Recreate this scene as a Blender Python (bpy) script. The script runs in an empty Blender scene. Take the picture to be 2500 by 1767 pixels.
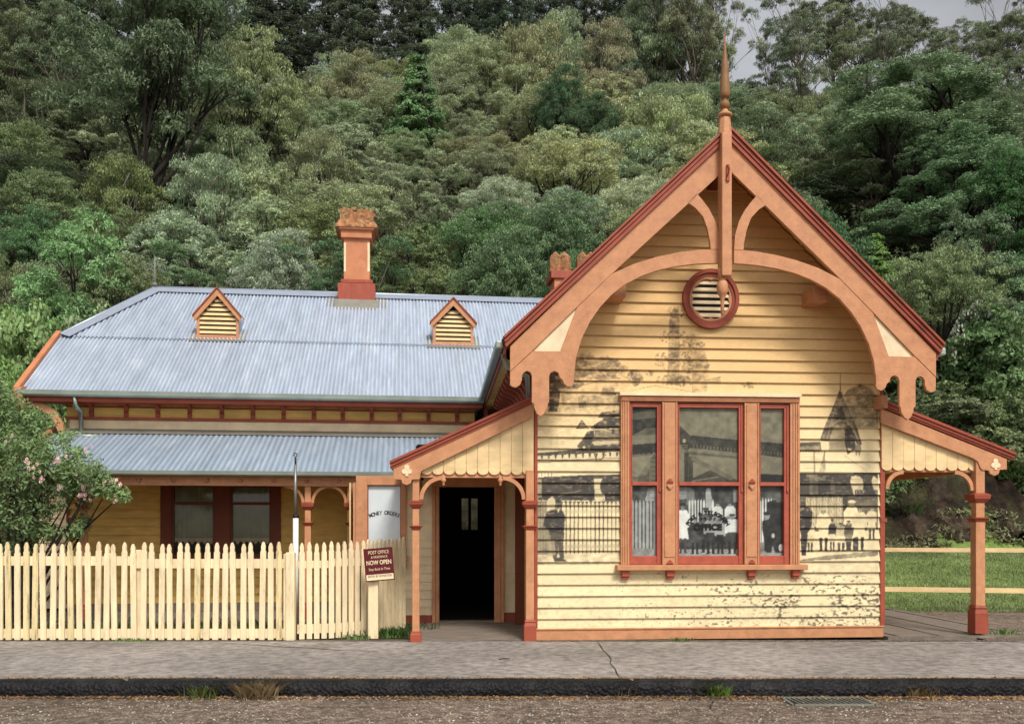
import bpy, bmesh, math, random
import numpy as np
from mathutils import Vector, Matrix
random.seed(7); rng = np.random.default_rng(11)
sc = bpy.context.scene
COL = sc.collection
# ---------- camera model (level camera with a shifted lens) ----------
FPX, CX, HY, EYE = 2200.0, 1250.0, 1280.0, 1.5
def ray(px, py): return (px-CX)/FPX, -(py-HY)/FPX
def at(px, py, Y):
    dx, dz = ray(px, py); return (dx*Y, Y, EYE+dz*Y)
class Frame:
    def __init__(s, X, Y, deg):
        s.X, s.Y, s.t = X, Y, math.radians(deg)
        s.u = (math.cos(s.t), math.sin(s.t)); s.v = (-math.sin(s.t), math.cos(s.t))
    def w(s, u, v, z): return (s.X+u*s.u[0]+v*s.v[0], s.Y+u*s.u[1]+v*s.v[1], z)
    def fp(s, px, py, v=0.0):
        dx, dz = ray(px, py)
        t = (v+s.X*s.v[0]+s.Y*s.v[1])/(dx*s.v[0]+s.v[1])
        return ((dx*t-s.X)*s.u[0]+(t-s.Y)*s.u[1], EYE+dz*t)
    def slope(s, px, py, z0, k, v0):      # where the ray meets the roof plane z = z0 + k (v - v0)
        dx, dz = ray(px, py)
        a = dx*s.v[0]+s.v[1]; b = -s.X*s.v[0]-s.Y*s.v[1]
        t = (z0+k*(b-v0)-EYE)/(dz-k*a)
        return ((dx*t-s.X)*s.u[0]+(t-s.Y)*s.u[1], a*t+b, EYE+dz*t)
F = Frame(.319, 11.7, 4.5)
W = Frame((700-1250)/2200*15.8, 15.8, 7)
I = Frame(0, 0, 0)
# pixel helpers for measurements taken on enlarged crops
def crop(ox, oy, s): return lambda x, y: (ox+x/s, oy+y/s)
c1 = crop(0, 650, 2.551); c2 = crop(0, 1100, 2.433); c3 = crop(800, 900, 2.1638); c4 = crop(1200, 250, 1.9965)
c5 = crop(1280, 900, 2.3867); c6 = crop(1950, 850, 2.029); c9 = crop(1480, 930, 3.246); c10 = crop(650, 1100, 4.0575)
cd = crop(0, 0, .91840)     # the whole picture at 2296 px
# ---------- colours and materials ----------
def lin(c):
    return tuple((x/255/12.92 if x/255 <= .04045 else ((x/255+.055)/1.055)**2.4) for x in c)
def nodes(m):
    m.use_nodes = True; return m.node_tree.nodes, m.node_tree.links
def paint(name, rgb, k=.85, rough=.6, var=.16, scale=3.0, bump=.15, fine=60, metal=0.0, dirt=None, dirt_amt=.35, stretch=(1,1,1), spec=.35, dirt_scale=2.2):
    m = bpy.data.materials.new(name); n, l = nodes(m); b = n['Principled BSDF']
    base = [c*k for c in lin(rgb)]
    tc = n.new('ShaderNodeTexCoord'); mp = n.new('ShaderNodeMapping'); mp.inputs['Scale'].default_value = stretch
    l.new(tc.outputs['Object'], mp.inputs[0])
    n1 = n.new('ShaderNodeTexNoise'); n1.inputs['Scale'].default_value = scale; n1.inputs['Detail'].default_value = 8; n1.inputs['Roughness'].default_value = .65
    l.new(mp.outputs[0], n1.inputs['Vector'])
    r = n.new('ShaderNodeValToRGB'); r.color_ramp.elements[0].position = .3; r.color_ramp.elements[1].position = .7
    r.color_ramp.elements[0].color = [c*(1-var*1.6) for c in base]+[1]; r.color_ramp.elements[1].color = [min(1, c*(1+var*.6)) for c in base]+[1]
    l.new(n1.outputs[0], r.inputs[0]); out = r.outputs[0]
    if dirt:
        n3 = n.new('ShaderNodeTexNoise'); n3.inputs['Scale'].default_value = dirt_scale; n3.inputs['Detail'].default_value = 10; n3.inputs['Roughness'].default_value = .75
        l.new(mp.outputs[0], n3.inputs['Vector'])
        r3 = n.new('ShaderNodeValToRGB'); r3.color_ramp.elements[0].position = .52; r3.color_ramp.elements[1].position = .68
        r3.color_ramp.elements[0].color = (0,0,0,1); r3.color_ramp.elements[1].color = (dirt_amt,)*3+(1,)
        l.new(n3.outputs[0], r3.inputs[0])
        mx = n.new('ShaderNodeMixRGB'); l.new(r3.outputs[0], mx.inputs[0]); l.new(out, mx.inputs[1]); mx.inputs[2].default_value = [c*k for c in lin(dirt)]+[1]; out = mx.outputs[0]
    l.new(out, b.inputs['Base Color'])
    b.inputs['Roughness'].default_value = rough; b.inputs['Metallic'].default_value = metal; b.inputs['Specular IOR Level'].default_value = spec
    n2 = n.new('ShaderNodeTexNoise'); n2.inputs['Scale'].default_value = fine; n2.inputs['Detail'].default_value = 5
    l.new(mp.outputs[0], n2.inputs['Vector'])
    bp = n.new('ShaderNodeBump'); bp.inputs['Strength'].default_value = bump; bp.inputs['Distance'].default_value = .01
    l.new(n2.outputs[0], bp.inputs['Height']); l.new(bp.outputs[0], b.inputs['Normal'])
    return m
M = {}
M['terra'] = paint('terracotta_paint', (220,155,110), k=.76, dirt=(165,104,70), dirt_amt=.4, var=.14, scale=5, stretch=(1.5,1.5,1.5), bump=.35, fine=35, dirt_scale=4.5)
M['red'] = paint('red_brown_paint', (166,80,56), dirt=(95,45,32), dirt_amt=.5)
M['sash'] = paint('sash_red_paint', (184,90,68), rough=.5, dirt=(130,70,50), dirt_amt=.5, scale=8)
M['cream'] = paint('cream_paint', (247,214,158), dirt=(205,165,100), dirt_amt=.4, stretch=(1,1,2.5))
M['palecream'] = paint('pale_cream_paint', (250,226,184), dirt=(200,175,130), dirt_amt=.35)
M['fence'] = paint('fence_paint', (250,228,184), k=.9, dirt=(150,125,90), dirt_amt=.5, stretch=(3,3,.6), dirt_scale=3.4, bump=.3)
M['fenceworn'] = paint('worn_fence_paint', (240,218,165), k=.88, dirt=(70,60,52), dirt_amt=.9, stretch=(6,6,.9), dirt_scale=2.4)
M['galv'] = paint('galvanised_iron', (180,192,210), k=.84, rough=.45, metal=.25, scale=1.6, var=.24, stretch=(13,.5,1), dirt=(228,234,240), dirt_amt=.6, spec=.5, bump=.1, dirt_scale=1.6)
M['rib'] = paint('ribbed_iron', (190,201,216), k=.98, rough=.45, metal=.25, scale=1.4, var=.14, stretch=(5,.6,1), dirt=(232,238,244), dirt_amt=.5, spec=.5, bump=.1, dirt_scale=1.3)
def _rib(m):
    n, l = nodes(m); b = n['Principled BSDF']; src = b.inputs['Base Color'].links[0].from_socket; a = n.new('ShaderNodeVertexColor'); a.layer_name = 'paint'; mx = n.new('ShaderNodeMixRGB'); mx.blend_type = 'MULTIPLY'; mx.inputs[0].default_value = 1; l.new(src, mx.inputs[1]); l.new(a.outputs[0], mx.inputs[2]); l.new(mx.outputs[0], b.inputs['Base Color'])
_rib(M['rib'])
M['galvdark'] = paint('gutter_metal', (168,178,166), k=.85, rough=.45, metal=.4)
M['flash'] = paint('ridge_flashing', (196,206,222), k=.8, rough=.35, metal=.5, var=.08)
M['lead'] = paint('lead_flashing', (150,146,132), k=.75, rough=.7)
M['brick'] = paint('chimney_render', (222,144,98), k=.72, scale=4, dirt=(150,80,50), dirt_amt=.4, var=.12)
M['brickred'] = paint('red_chimney_render', (172,84,62), dirt=(110,60,45), dirt_amt=.5, stretch=(3,3,.6))
M['moss'] = paint('mossy_stone', (178,120,80), dirt=(178,178,130), dirt_amt=1.0, scale=9, var=.5, bump=1.0, fine=25, rough=.95, dirt_scale=14)
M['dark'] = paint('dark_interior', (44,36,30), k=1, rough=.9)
M['darkbrown'] = paint('dark_brown_paint', (120,58,30), rough=.6)
M['shadecream'] = paint('shaded_cream_paint', (244,200,112), dirt=(190,150,80), dirt_amt=.3, stretch=(1,1,3))  # cream deepened to ochre; shade under eaves and verandah put into the colour
M['deck'] = paint('weathered_deck', (150,136,122), k=.8, rough=.85, stretch=(.5,6,1), var=.35, scale=6, bump=.4)
M['white'] = paint('white_paint', (236,236,230), var=.05)
M['frost'] = paint('white_painted_glass', (226,234,236), rough=.15, var=.05, spec=.5)
M['metal'] = paint('pole_metal', (150,150,145), rough=.4, metal=.6)
M['black'] = paint('black_paint', (22,20,20), rough=.5, var=.05)
M['maroon'] = paint('maroon_sign', (92,20,26), rough=.4, var=.06, k=.9)
M['ink'] = paint('dark_ink', (34,34,34), rough=.5, var=.02, bump=0)
M['bronze'] = paint('bronze_timber', (150,105,66), dirt=(110,130,80), dirt_amt=.7, scale=8, dirt_scale=9)
M['iron'] = paint('grey_iron', (128,128,116), rough=.7)
# ---------- mesh builder ----------
class MB:
    def __init__(s, fr=I): s.v=[]; s.f=[]; s.fr=fr; s.sm=[]
    def add(s, pts, faces, smooth=False):
        o = len(s.v); s.v += [s.fr.w(*p) for p in pts]
        s.f += [tuple(i+o for i in q) for q in faces]; s.sm += [smooth]*len(faces); return s
    def box(s, u0, u1, v0, v1, z0, z1):
        return s.add([(u0,v0,z0),(u1,v0,z0),(u1,v1,z0),(u0,v1,z0),(u0,v0,z1),(u1,v0,z1),(u1,v1,z1),(u0,v1,z1)],
            [(0,3,2,1),(4,5,6,7),(0,1,5,4),(1,2,6,5),(2,3,7,6),(3,0,4,7)])
    def prism(s, poly, v0, v1):            # polygon in (u,z), extruded along v
        a = sum(poly[i][0]*poly[(i+1)%len(poly)][1]-poly[(i+1)%len(poly)][0]*poly[i][1] for i in range(len(poly)))
        if a < 0: poly = poly[::-1]
        n = len(poly)
        pts = [(p[0],v0,p[1]) for p in poly]+[(p[0],v1,p[1]) for p in poly]
        return s.add(pts, [tuple(range(n)), tuple(range(2*n-1, n-1, -1))]+[(i, i+n, (i+1)%n+n, (i+1)%n) for i in range(n)])
    def prismu(s, poly, u0, u1):           # polygon in (v,z), extruded along u
        a = sum(poly[i][0]*poly[(i+1)%len(poly)][1]-poly[(i+1)%len(poly)][0]*poly[i][1] for i in range(len(poly)))
        if a > 0: poly = poly[::-1]
        n = len(poly)
        pts = [(u0,p[0],p[1]) for p in poly]+[(u1,p[0],p[1]) for p in poly]
        return s.add(pts, [tuple(range(n)), tuple(range(2*n-1, n-1, -1))]+[(i, i+n, (i+1)%n+n, (i+1)%n) for i in range(n)])
    def prismz(s, poly, z0, z1):
        n = len(poly)
        pts = [(p[0],p[1],z0) for p in poly]+[(p[0],p[1],z1) for p in poly]
        return s.add(pts, [tuple(range(n))[::-1], tuple(range(n, 2*n))]+[(i, (i+1)%n, (i+1)%n+n, i+n) for i in range(n)])
    def lathe(s, u, v, prof, seg=20, sq=False, smooth=True):   # prof: (radius, z) from bottom to top
        pts=[]; fs=[]
        for r, z in prof:
            for k in range(seg):
                a = 2*math.pi*(k+.5)/seg; pts.append((u+r*math.cos(a), v+r*math.sin(a), z))
        for i in range(len(prof)-1):
            for k in range(seg):
                fs.append((i*seg+k, i*seg+(k+1)%seg, (i+1)*seg+(k+1)%seg, (i+1)*seg+k))
        fs.append(tuple(range(seg))[::-1]); fs.append(tuple(range((len(prof)-1)*seg, len(prof)*seg)))
        return s.add(pts, fs, smooth)
    def tube(s, pts, r, seg=8):
        P = [Vector(p) for p in pts]; out=[]; fs=[]
        rs = r if isinstance(r, (list, tuple)) else [r]*len(P)
        for i, p in enumerate(P):
            d = (P[min(i+1, len(P)-1)]-P[max(i-1, 0)]).normalized()
            a = d.cross(Vector((0,0,1)) if abs(d.z) < .9 else Vector((1,0,0))).normalized(); b = d.cross(a)
            for k in range(seg):
                t = 2*math.pi*k/seg; out.append(tuple(p+(a*math.cos(t)+b*math.sin(t))*rs[i]))
        for i in range(len(P)-1):
            for k in range(seg):
                fs.append((i*seg+k, (i+1)*seg+k, (i+1)*seg+(k+1)%seg, i*seg+(k+1)%seg))
        fs.append(tuple(range(seg))); fs.append(tuple(range((len(P)-1)*seg, len(P)*seg))[::-1])
        return s.add(out, fs, True)
    def build(s, name, mat, parent=None, colors=None, bevel=0, origin=None):
        me = bpy.data.meshes.new(name)
        V = np.array(s.v, dtype=float)
        o = bpy.data.objects.new(name, me); COL.objects.link(o)
        if parent is not None:
            o.parent = parent; mi = np.array(MW[parent.name].inverted())
            V = V@mi[:3,:3].T+mi[:3,3]; MW[o.name] = MW[parent.name].copy()
        else:
            if origin is None: origin = ((V[:,0].min()+V[:,0].max())/2, (V[:,1].min()+V[:,1].max())/2, V[:,2].min())
            o.location = origin; V = V-np.array(origin); MW[o.name] = Matrix.Translation(origin)
        me.from_pydata(V.tolist(), [], s.f)
        if any(s.sm): me.polygons.foreach_set('use_smooth', s.sm)
        if colors is not None:
            ca = me.color_attributes.new('paint', 'FLOAT_COLOR', 'POINT')
            ca.data.foreach_set('color', np.asarray(colors, dtype=np.float32).ravel())
        me.update()
        if mat: me.materials.append(M[mat] if isinstance(mat, str) else mat)
        if bevel:
            b = o.modifiers.new('bevel', 'BEVEL'); b.width = bevel; b.segments = 2; b.limit_method = 'ANGLE'; b.angle_limit = .7
        return o
MW = {}
def tag(o, label=None, cat=None, group=None, kind=None):
    if label: o['label'] = label
    if cat: o['category'] = cat
    if group: o['group'] = group
    if kind: o['kind'] = kind
    return o
def empty(name, loc, rz=0.0, label=None, cat=None, group=None):
    o = bpy.data.objects.new(name, None); COL.objects.link(o); o.location = loc; o.rotation_euler = (0,0,rz); o.empty_display_size = .2
    MW[o.name] = Matrix.Translation(loc)@Matrix.Rotation(rz, 4, 'Z'); return tag(o, label, cat, group)
def circ(u, z, r, n=16, a0=0, a1=2*math.pi, full=True):
    m = n if full else n+1
    return [(u+r*math.cos(a0+(a1-a0)*k/n), z+r*math.sin(a0+(a1-a0)*k/n)) for k in range(m)]
def arcband(u, z, r0, r1, a0, a1, n=14):
    a0, a1 = math.radians(a0), math.radians(a1)
    return circ(u, z, r1, n, a0, a1, False)+circ(u, z, r0, n, a0, a1, False)[::-1]
def weatherboards(mb, v, z0, z1, bh, ufun, openings=(), nu=1, nz=1, lip=.022):
    """lapped boards facing -v; ufun(z)->(u0,u1); openings: (u0,u1,z0,z1)"""
    zs = set(); k = 0
    while z0+k*bh < z1-1e-6:
        for j in range(nz): zs.add(round(min(z1, z0+k*bh+bh*j/nz), 5))
        k += 1
    zs.add(round(z1, 5))
    for a in openings:
        for q in (a[2], a[3]):
            if z0 < q < z1: zs.add(round(q, 5))
    zs = sorted(zs)
    for za, zb in zip(zs[:-1], zs[1:]):
        if zb-za < 1e-4: continue
        zm = (za+zb)/2; kb = math.floor((zm-z0)/bh)
        fa = (za-z0)/bh-kb; fb = (zb-z0)/bh-kb
        va, vb = v-lip*(1-fa), v-lip*(1-fb)
        A0, A1 = ufun(za); B0, B1 = ufun(zb); M0, M1 = ufun(zm)
        iv = [(M0, M1)]
        for (o0, o1, p0, p1) in openings:
            if p0 < zm < p1:
                iv = [s for (a, b) in iv for s in ((a, min(b, o0)), (max(a, o1), b)) if s[1]-s[0] > 1e-4]
        for (a, b) in iv:
            ea0 = A0 if abs(a-M0) < 1e-6 else a; ea1 = A1 if abs(b-M1) < 1e-6 else b
            eb0 = B0 if abs(a-M0) < 1e-6 else a; eb1 = B1 if abs(b-M1) < 1e-6 else b
            n = max(1, int(round((b-a)*nu))) if nu > 1 else 1
            pts = []
            for i in range(n+1):
                t = i/n; pts += [(ea0+(ea1-ea0)*t, va, za), (eb0+(eb1-eb0)*t, vb, zb)]
            mb.add(pts, [(2*i, 2*i+2, 2*i+3, 2*i+1) for i in range(n)])
            if fa < 1e-3:
                mb.add([(ea0, v+.004, za), (ea1, v+.004, za), (ea1, va, za), (ea0, va, za)], [(0,1,2,3)])
def corrugated(mb, u0, u1, vlo, vhi, zf, pitch=.07, amp=.019, sub=6, nv=1):
    n = int((u1-u0)/pitch*sub); pts=[]; fs=[]
    for i in range(n+1):
        u = u0+(u1-u0)*i/n; a = amp*math.sin(2*math.pi*u/pitch)
        lo, hi = vlo(u), vhi(u)
        for j in range(nv+1):
            vv = lo+(hi-lo)*j/nv; pts.append((u, vv, zf(vv)+a))
    for i in range(n):
        for j in range(nv):
            q = i*(nv+1)+j; fs.append((q, q+nv+1, q+nv+2, q+1))
    mb.add(pts, fs, True)
    k_ = np.array([.5+.5*math.sin(2*math.pi*p[0]/pitch) for p in pts])**.8; c_ = .62+.45*k_; sh = np.array([1+.10*math.sin(math.floor(p[0]/.76)*12.9898) for p in pts]); c_ = np.clip(c_*sh, 0, 1)  # rib shading put into vertex colour: dark valleys, pale crests; sheets vary in tone
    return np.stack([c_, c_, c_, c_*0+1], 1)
def text(body, size, mat, parent, P, rot, name='lettering', off=0.0, sx=1.0, align='CENTER'):
    """flat letters as a mesh; P world position, rot: 3x3 world matrix columns (right, up, normal)"""
    cu = bpy.data.curves.new(name, 'FONT'); cu.body = body; cu.size = size; cu.align_x = align; cu.align_y = 'CENTER'; cu.offset = off; cu.extrude = .001
    t = bpy.data.objects.new('tmp', cu); COL.objects.link(t)
    dg = bpy.context.evaluated_depsgraph_get(); me = bpy.data.meshes.new_from_object(t.evaluated_get(dg))
    bpy.data.objects.remove(t); me.name = name
    me.materials.clear(); me.materials.append(M[mat])
    V = np.array([v.co[:] for v in me.vertices]); V[:,0] *= sx
    R = np.array([list(rot[0]), list(rot[1]), list(rot[2])]).T
    V = V@R.T+np.array(P)
    return me, V
def join_text(items, name, parent):
    """several pieces of lettering joined to one mesh"""
    vs=[]; fs=[]; mats=[]; mi=[]
    for me, V in items:
        o = len(vs); vs += V.tolist(); m = me.materials[0]
        if m not in mats: mats.append(m)
        for p in me.polygons: fs.append(tuple(i+o for i in p.vertices)); mi.append(mats.index(m))
    inv = np.array(MW[parent.name].inverted()); V = np.array(vs)@inv[:3,:3].T+inv[:3,3]
    me2 = bpy.data.meshes.new(name); me2.from_pydata(V.tolist(), [], fs)
    for m in mats: me2.materials.append(m)
    me2.polygons.foreach_set('material_index', mi); me2.update()
    o = bpy.data.objects.new(name, me2); COL.objects.link(o); o.parent = parent; MW[o.name] = MW[parent.name].copy()
    for me, _ in items: bpy.data.meshes.remove(me)
    return o
M['curtain'] = paint('reflection_curtain', (176,180,130), k=.95, rough=.9)  # greenish tint stands in for reflections in the residence window panes
def glass_mat():
    m = bpy.data.materials.new('window_glass'); n, l = nodes(m); b = n['Principled BSDF']
    b.inputs['Base Color'].default_value = (.03,.035,.03,1); b.inputs['Roughness'].default_value = .08; b.inputs['Specular IOR Level'].default_value = .6; b.inputs['Alpha'].default_value = .22; b.inputs['IOR'].default_value = 1.9
    return m
M['glass2'] = glass_mat()
# ---------- the printed mural on the front wall: a tone canvas painted in code and stored as vertex colours ----------
MX, MY, MWD, MHT = 1290, 540, 880, 1040
tone = np.ones((MHT, MWD)); cover = np.zeros((MHT, MWD))
yy, xx = np.mgrid[0:MHT, 0:MWD]
def fbm(scale, seed, octs=5, h=MHT, w=MWD, ax=1.0):
    r = np.random.default_rng(seed); out = np.zeros((h, w)); amp = 1; tot = 0
    for o in range(octs):
        g = scale/(2**o); gh, gw = int(h/g*ax)+3, int(w/g)+3
        G = r.random((gh, gw)); Y = np.linspace(0, gh-2.001, h); X = np.linspace(0, gw-2.001, w)
        y0 = Y.astype(int); x0 = X.astype(int); fy = (Y-y0)[:,None]; fx = (X-x0)[None,:]
        fy = fy*fy*(3-2*fy); fx = fx*fx*(3-2*fx)
        a = G[np.ix_(y0,x0)]; b = G[np.ix_(y0,x0+1)]; c = G[np.ix_(y0+1,x0)]; d = G[np.ix_(y0+1,x0+1)]
        out += amp*((a*(1-fx)+b*fx)*(1-fy)+(c*(1-fx)+d*fx)*fy); tot += amp; amp *= .55
    return out/tot
NA = fbm(60, 1); NB = fbm(14, 2, 4); NC = fbm(7, 3, 2, ax=1.9)
def fillp(pts, t, alpha=1.0, noise=0.0, cov=1.0):
    P = np.array(pts, float)-[MX, MY]
    x0, x1 = max(0, int(P[:,0].min())), min(MWD, int(P[:,0].max())+2); y0, y1 = max(0, int(P[:,1].min())), min(MHT, int(P[:,1].max())+2)
    if x1 <= x0 or y1 <= y0: return
    X = xx[y0:y1, x0:x1]+.5; Y = yy[y0:y1, x0:x1]+.5; ins = np.zeros(X.shape, bool)
    n = len(P)
    for i in range(n):
        (ax, ay), (bx, by) = P[i], P[(i+1) % n]
        c = ((ay > Y) != (by > Y)); xi = (bx-ax)*(Y-ay)/((by-ay) if by != ay else 1e-9)+ax
        ins ^= c & (X < xi)
    a = ins*alpha
    tt = t+noise*(NB[y0:y1, x0:x1]-.5)*2
    tone[y0:y1, x0:x1] = tone[y0:y1, x0:x1]*(1-a)+tt*a
    cover[y0:y1, x0:x1] = np.maximum(cover[y0:y1, x0:x1], ins*cov)
def ell(cx_, cy_, rx, ry, t, alpha=1.0, noise=0.0, rough=0.0, cov=1.0, n=22):
    pts = []
    for k in range(n):
        a = 2*math.pi*k/n; q = 1+rough*(random.random()-.5)*2
        pts.append((cx_+rx*q*math.cos(a), cy_+ry*q*math.sin(a)))
    fillp(pts, t, alpha, noise, cov)
def line(pts, w, t, alpha=1.0):
    for (ax, ay), (bx, by) in zip(pts[:-1], pts[1:]):
        d = math.hypot(bx-ax, by-ay) or 1; nx, ny = -(by-ay)/d*w/2, (bx-ax)/d*w/2
        fillp([(ax+nx, ay+ny), (bx+nx, by+ny), (bx-nx, by-ny), (ax-nx, ay-ny)], t, alpha)
def mp_(f, pts): return [f(*p) for p in pts]
m_ = crop(1290, 720, 2.4596); n_ = crop(1940, 900, 3.2455); p_ = c9
def foliage(cx_, cy_, rx, ry, t, n, s, alpha=.7):
    for _ in range(n):
        a = random.random()*6.28; q = math.sqrt(random.random())
        ell(cx_+rx*q*math.cos(a), cy_+ry*q*math.sin(a), s*random.uniform(.4, 1.2), s*random.uniform(.3, .9), t+random.uniform(-.12, .15), alpha, rough=.3, n=9)
# --- upper sky part: tree, foliage, chimneys
foliage(*m_(420, 440), 70, 26, .55, 150, 8, .5); foliage(*m_(330, 400), 30, 20, .6, 60, 7, .5)
foliage(*m_(640, 500), 18, 18, .45, 70, 5, .6)
fillp(mp_(m_, [(848,140),(870,85),(905,80),(910,300),(905,540),(835,540),(842,300)]), .5, .62, .3)
for (x, y, rx, ry, n) in ((880,110,22,16,40),(950,270,24,20,50),(830,250,16,14,22),(800,390,18,18,36),(960,400,16,30,60),(870,510,40,14,110),(1010,300,20,10,30),(940,520,24,14,50),(730,470,10,8,18)):
    foliage(*m_(x, y), rx, ry, .48, n, 3.6, .55)
for q in range(9): line(mp_(m_, [(850+random.uniform(-5,40), 520), (random.uniform(770,1010), random.uniform(240,460))]), 1.2, .5, .6)
fillp(mp_(m_, [(985,430),(1000,330),(1060,330),(1085,430),(1075,580),(985,580)]), .66, .45, .2); fillp(mp_(m_, [(975,415),(1095,415),(1085,440),(985,440)]), .45, .5)
fillp(mp_(m_, [(1075,505),(1156,490),(1156,530),(1080,535)]), .5, .5)
fillp(mp_(m_, [(125,470),(190,455),(200,540),(190,600),(180,700),(120,700)]), .28, .9, .2)
fillp(mp_(m_, [(300,600),(550,600),(550,670),(300,680)]), .5, .7, .25)
fillp(mp_(m_, [(300,550),(360,560),(400,530),(560,485),(610,490),(640,560),(560,590),(330,600)]), .96, .85)
line(mp_(m_, [(320,545),(470,505),(600,495),(640,555)]), 1.6, .4, .8)
fillp(mp_(m_, [(555,485),(580,470),(582,495),(556,500)]), .85)
fillp(mp_(m_, [(195,560),(205,660),(175,680),(175,745),(240,740),(300,690),(298,560)]), .82, .95, .12)
fillp(mp_(m_, [(168,530),(175,545),(200,562),(300,562),(330,545),(335,530)]), .5, .95, .15)
ell(*m_(280, 505), 11, 12, .66, .9, rough=.1); fillp(mp_(m_, [(240,480),(320,520),(325,535),(200,535),(205,510)]), .62, .9, .1)
fillp(mp_(m_, [(440,600),(520,600),(512,660),(448,660)]), .78); fillp(mp_(m_, [(430,590),(530,590),(522,605),(438,605)]), .5)
for dx in (-22, 0, 22): ell(*m_(480+dx, 575), 7, 8, .65, .9)
line(mp_(m_, [(300,690),(560,660)]), 2, .4, .6); line(mp_(m_, [(600,580),(760,545),(1030,590)]), 1.5, .45, .6)
foliage(*c5(1310, 95), 18, 8, .55, 30, 4, .5)
for q in range(14):
    x = 300+random.uniform(0, 60); line(mp_(m_, [(x, 640), (x+random.uniform(-20, 30), 700)]), 1.3, .3, .6)
# --- the old building, left of the window
fillp(mp_(m_, [(50,735),(300,680),(560,655),(560,960),(50,960)]), .95, .9, .04)
fillp(mp_(m_, [(285,805),(322,748),(365,805)]), .25); [line(mp_(m_, [(305+k*4,798-k*11),(345-k*5,798-k*11)]), 1.6, .8) for k in range(4)]
fillp(mp_(m_, [(418,735),(440,705),(552,692),(552,730),(470,745)]), .32, 1, .15)
fillp(mp_(m_, [(375,795),(455,742),(552,740),(552,800),(385,808)]), .24, 1, .12)
fillp(mp_(m_, [(322,870),(355,822),(395,812),(400,870)]), .2); fillp(mp_(m_, [(400,812),(552,805),(552,862),(392,872)]), .5, 1, .12)
for k in range(9): line(mp_(m_, [(400,812+k*7),(552,806+k*7)]), .9, .32, .6)
fillp(mp_(m_, [(500,805),(520,805),(516,840),(504,840)]), .2)
fillp(mp_(m_, [(292,905),(325,872),(552,868),(552,905),(350,935),(305,928)]), .28, 1, .15); ell(*m_(335, 915), 3.4, 3.4, .92)
fillp(mp_(m_, [(380,880),(552,872),(552,892),(400,905)]), .82)
fillp(mp_(m_, [(50,950),(330,925),(552,905),(552,940),(50,968)]), .2, 1, .1)
fillp(mp_(m_, [(50,968),(552,940),(552,1000),(50,1005)]), .9)
for k in range(12): x = 75+k*41; fillp(mp_(m_, [(x,962-k*1.5),(x+16,961-k*1.5),(x+10,988-k*1.5),(x+4,984-k*1.5)]), .2)
line(mp_(m_, [(50,1008),(395,985),(552,978)]), 2, .3, .8); line(mp_(m_, [(385,1070),(425,1000),(470,955)]), 2, .25, .9); line(mp_(m_, [(395,950),(410,990),(400,1010)]), 2.5, .2)
fillp(mp_(m_, [(50,1012),(552,990),(552,1085),(50,1095)]), .97, .9)
for k in range(5): line(mp_(m_, [(60+k*20,1090),(60+k*20,1068)]), 1.6, .4, .7)
fillp(mp_(m_, [(60,1095),(365,1080),(552,1078),(552,1235),(60,1235)]), .16, 1, .1)
fillp(mp_(m_, [(55,1105),(80,1105),(80,1215),(55,1215)]), .75, .8)
fillp(mp_(m_, [(395,1105),(450,1105),(462,1235),(400,1235)]), .88); ell(*m_(455, 1150), 9, 20, .2)
for k in range(8): line(mp_(m_, [(398,1112+k*14),(455,1112+k*14)]), 1.2, .4, .7)
for k in range(40): ell(*m_(random.uniform(60, 550), random.uniform(1222, 1240)), 2, 1.5, random.uniform(.1, .6), .8, n=8)
fillp(mp_(m_, [(52,1240),(552,1235),(552,1575),(52,1600)]), .36, 1, .12)
for k in range(8): x = 58+k*17; fillp(mp_(m_, [(x,1245),(x+14,1243),(x+14,1565),(x,1570)]), .62, .9, .1)
fillp(mp_(m_, [(112,1235),(120,1225),(145,1210),(162,1230),(160,1300),(112,1300)]), .85)
for k in range(14):
    x = 205+k*25; fillp(mp_(m_, [(x,1256),(x+9,1236),(x+18.5,1256),(x+18.5,1555),(x,1557)]), .95)
for yb in (1290, 1500): fillp(mp_(m_, [(205,yb),(552,yb-4),(552,yb+18),(205,yb+22)]), .72, .55)
fillp(mp_(m_, [(52,1560),(552,1545),(552,1620),(52,1620)]), .86, 1, .2)
# the standing man
fillp(mp_(m_, [(140,1290),(115,1300),(98,1340),(92,1385),(118,1405),(132,1430),(215,1440),(222,1330),(210,1300),(190,1288)]), .13)
fillp(mp_(m_, [(128,1425),(218,1435),(210,1500),(216,1580),(190,1580),(180,1500),(172,1580),(150,1585),(138,1500)]), .3, 1, .06)
fillp(mp_(m_, [(120,1470),(160,1470),(165,1560),(125,1565)]), .72, .7)
ell(*m_(182, 1255), 6.5, 9.5, .45); ell(*m_(180, 1240), 7.5, 4, .12); fillp(mp_(m_, [(160,1262),(205,1258),(205,1268),(160,1272)]), .2, .8); fillp(mp_(m_, [(172,1285),(190,1285),(182,1310)]), .85)
fillp(mp_(m_, [(150,1578),(200,1575),(235,1600),(160,1602)]), .22)
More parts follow.
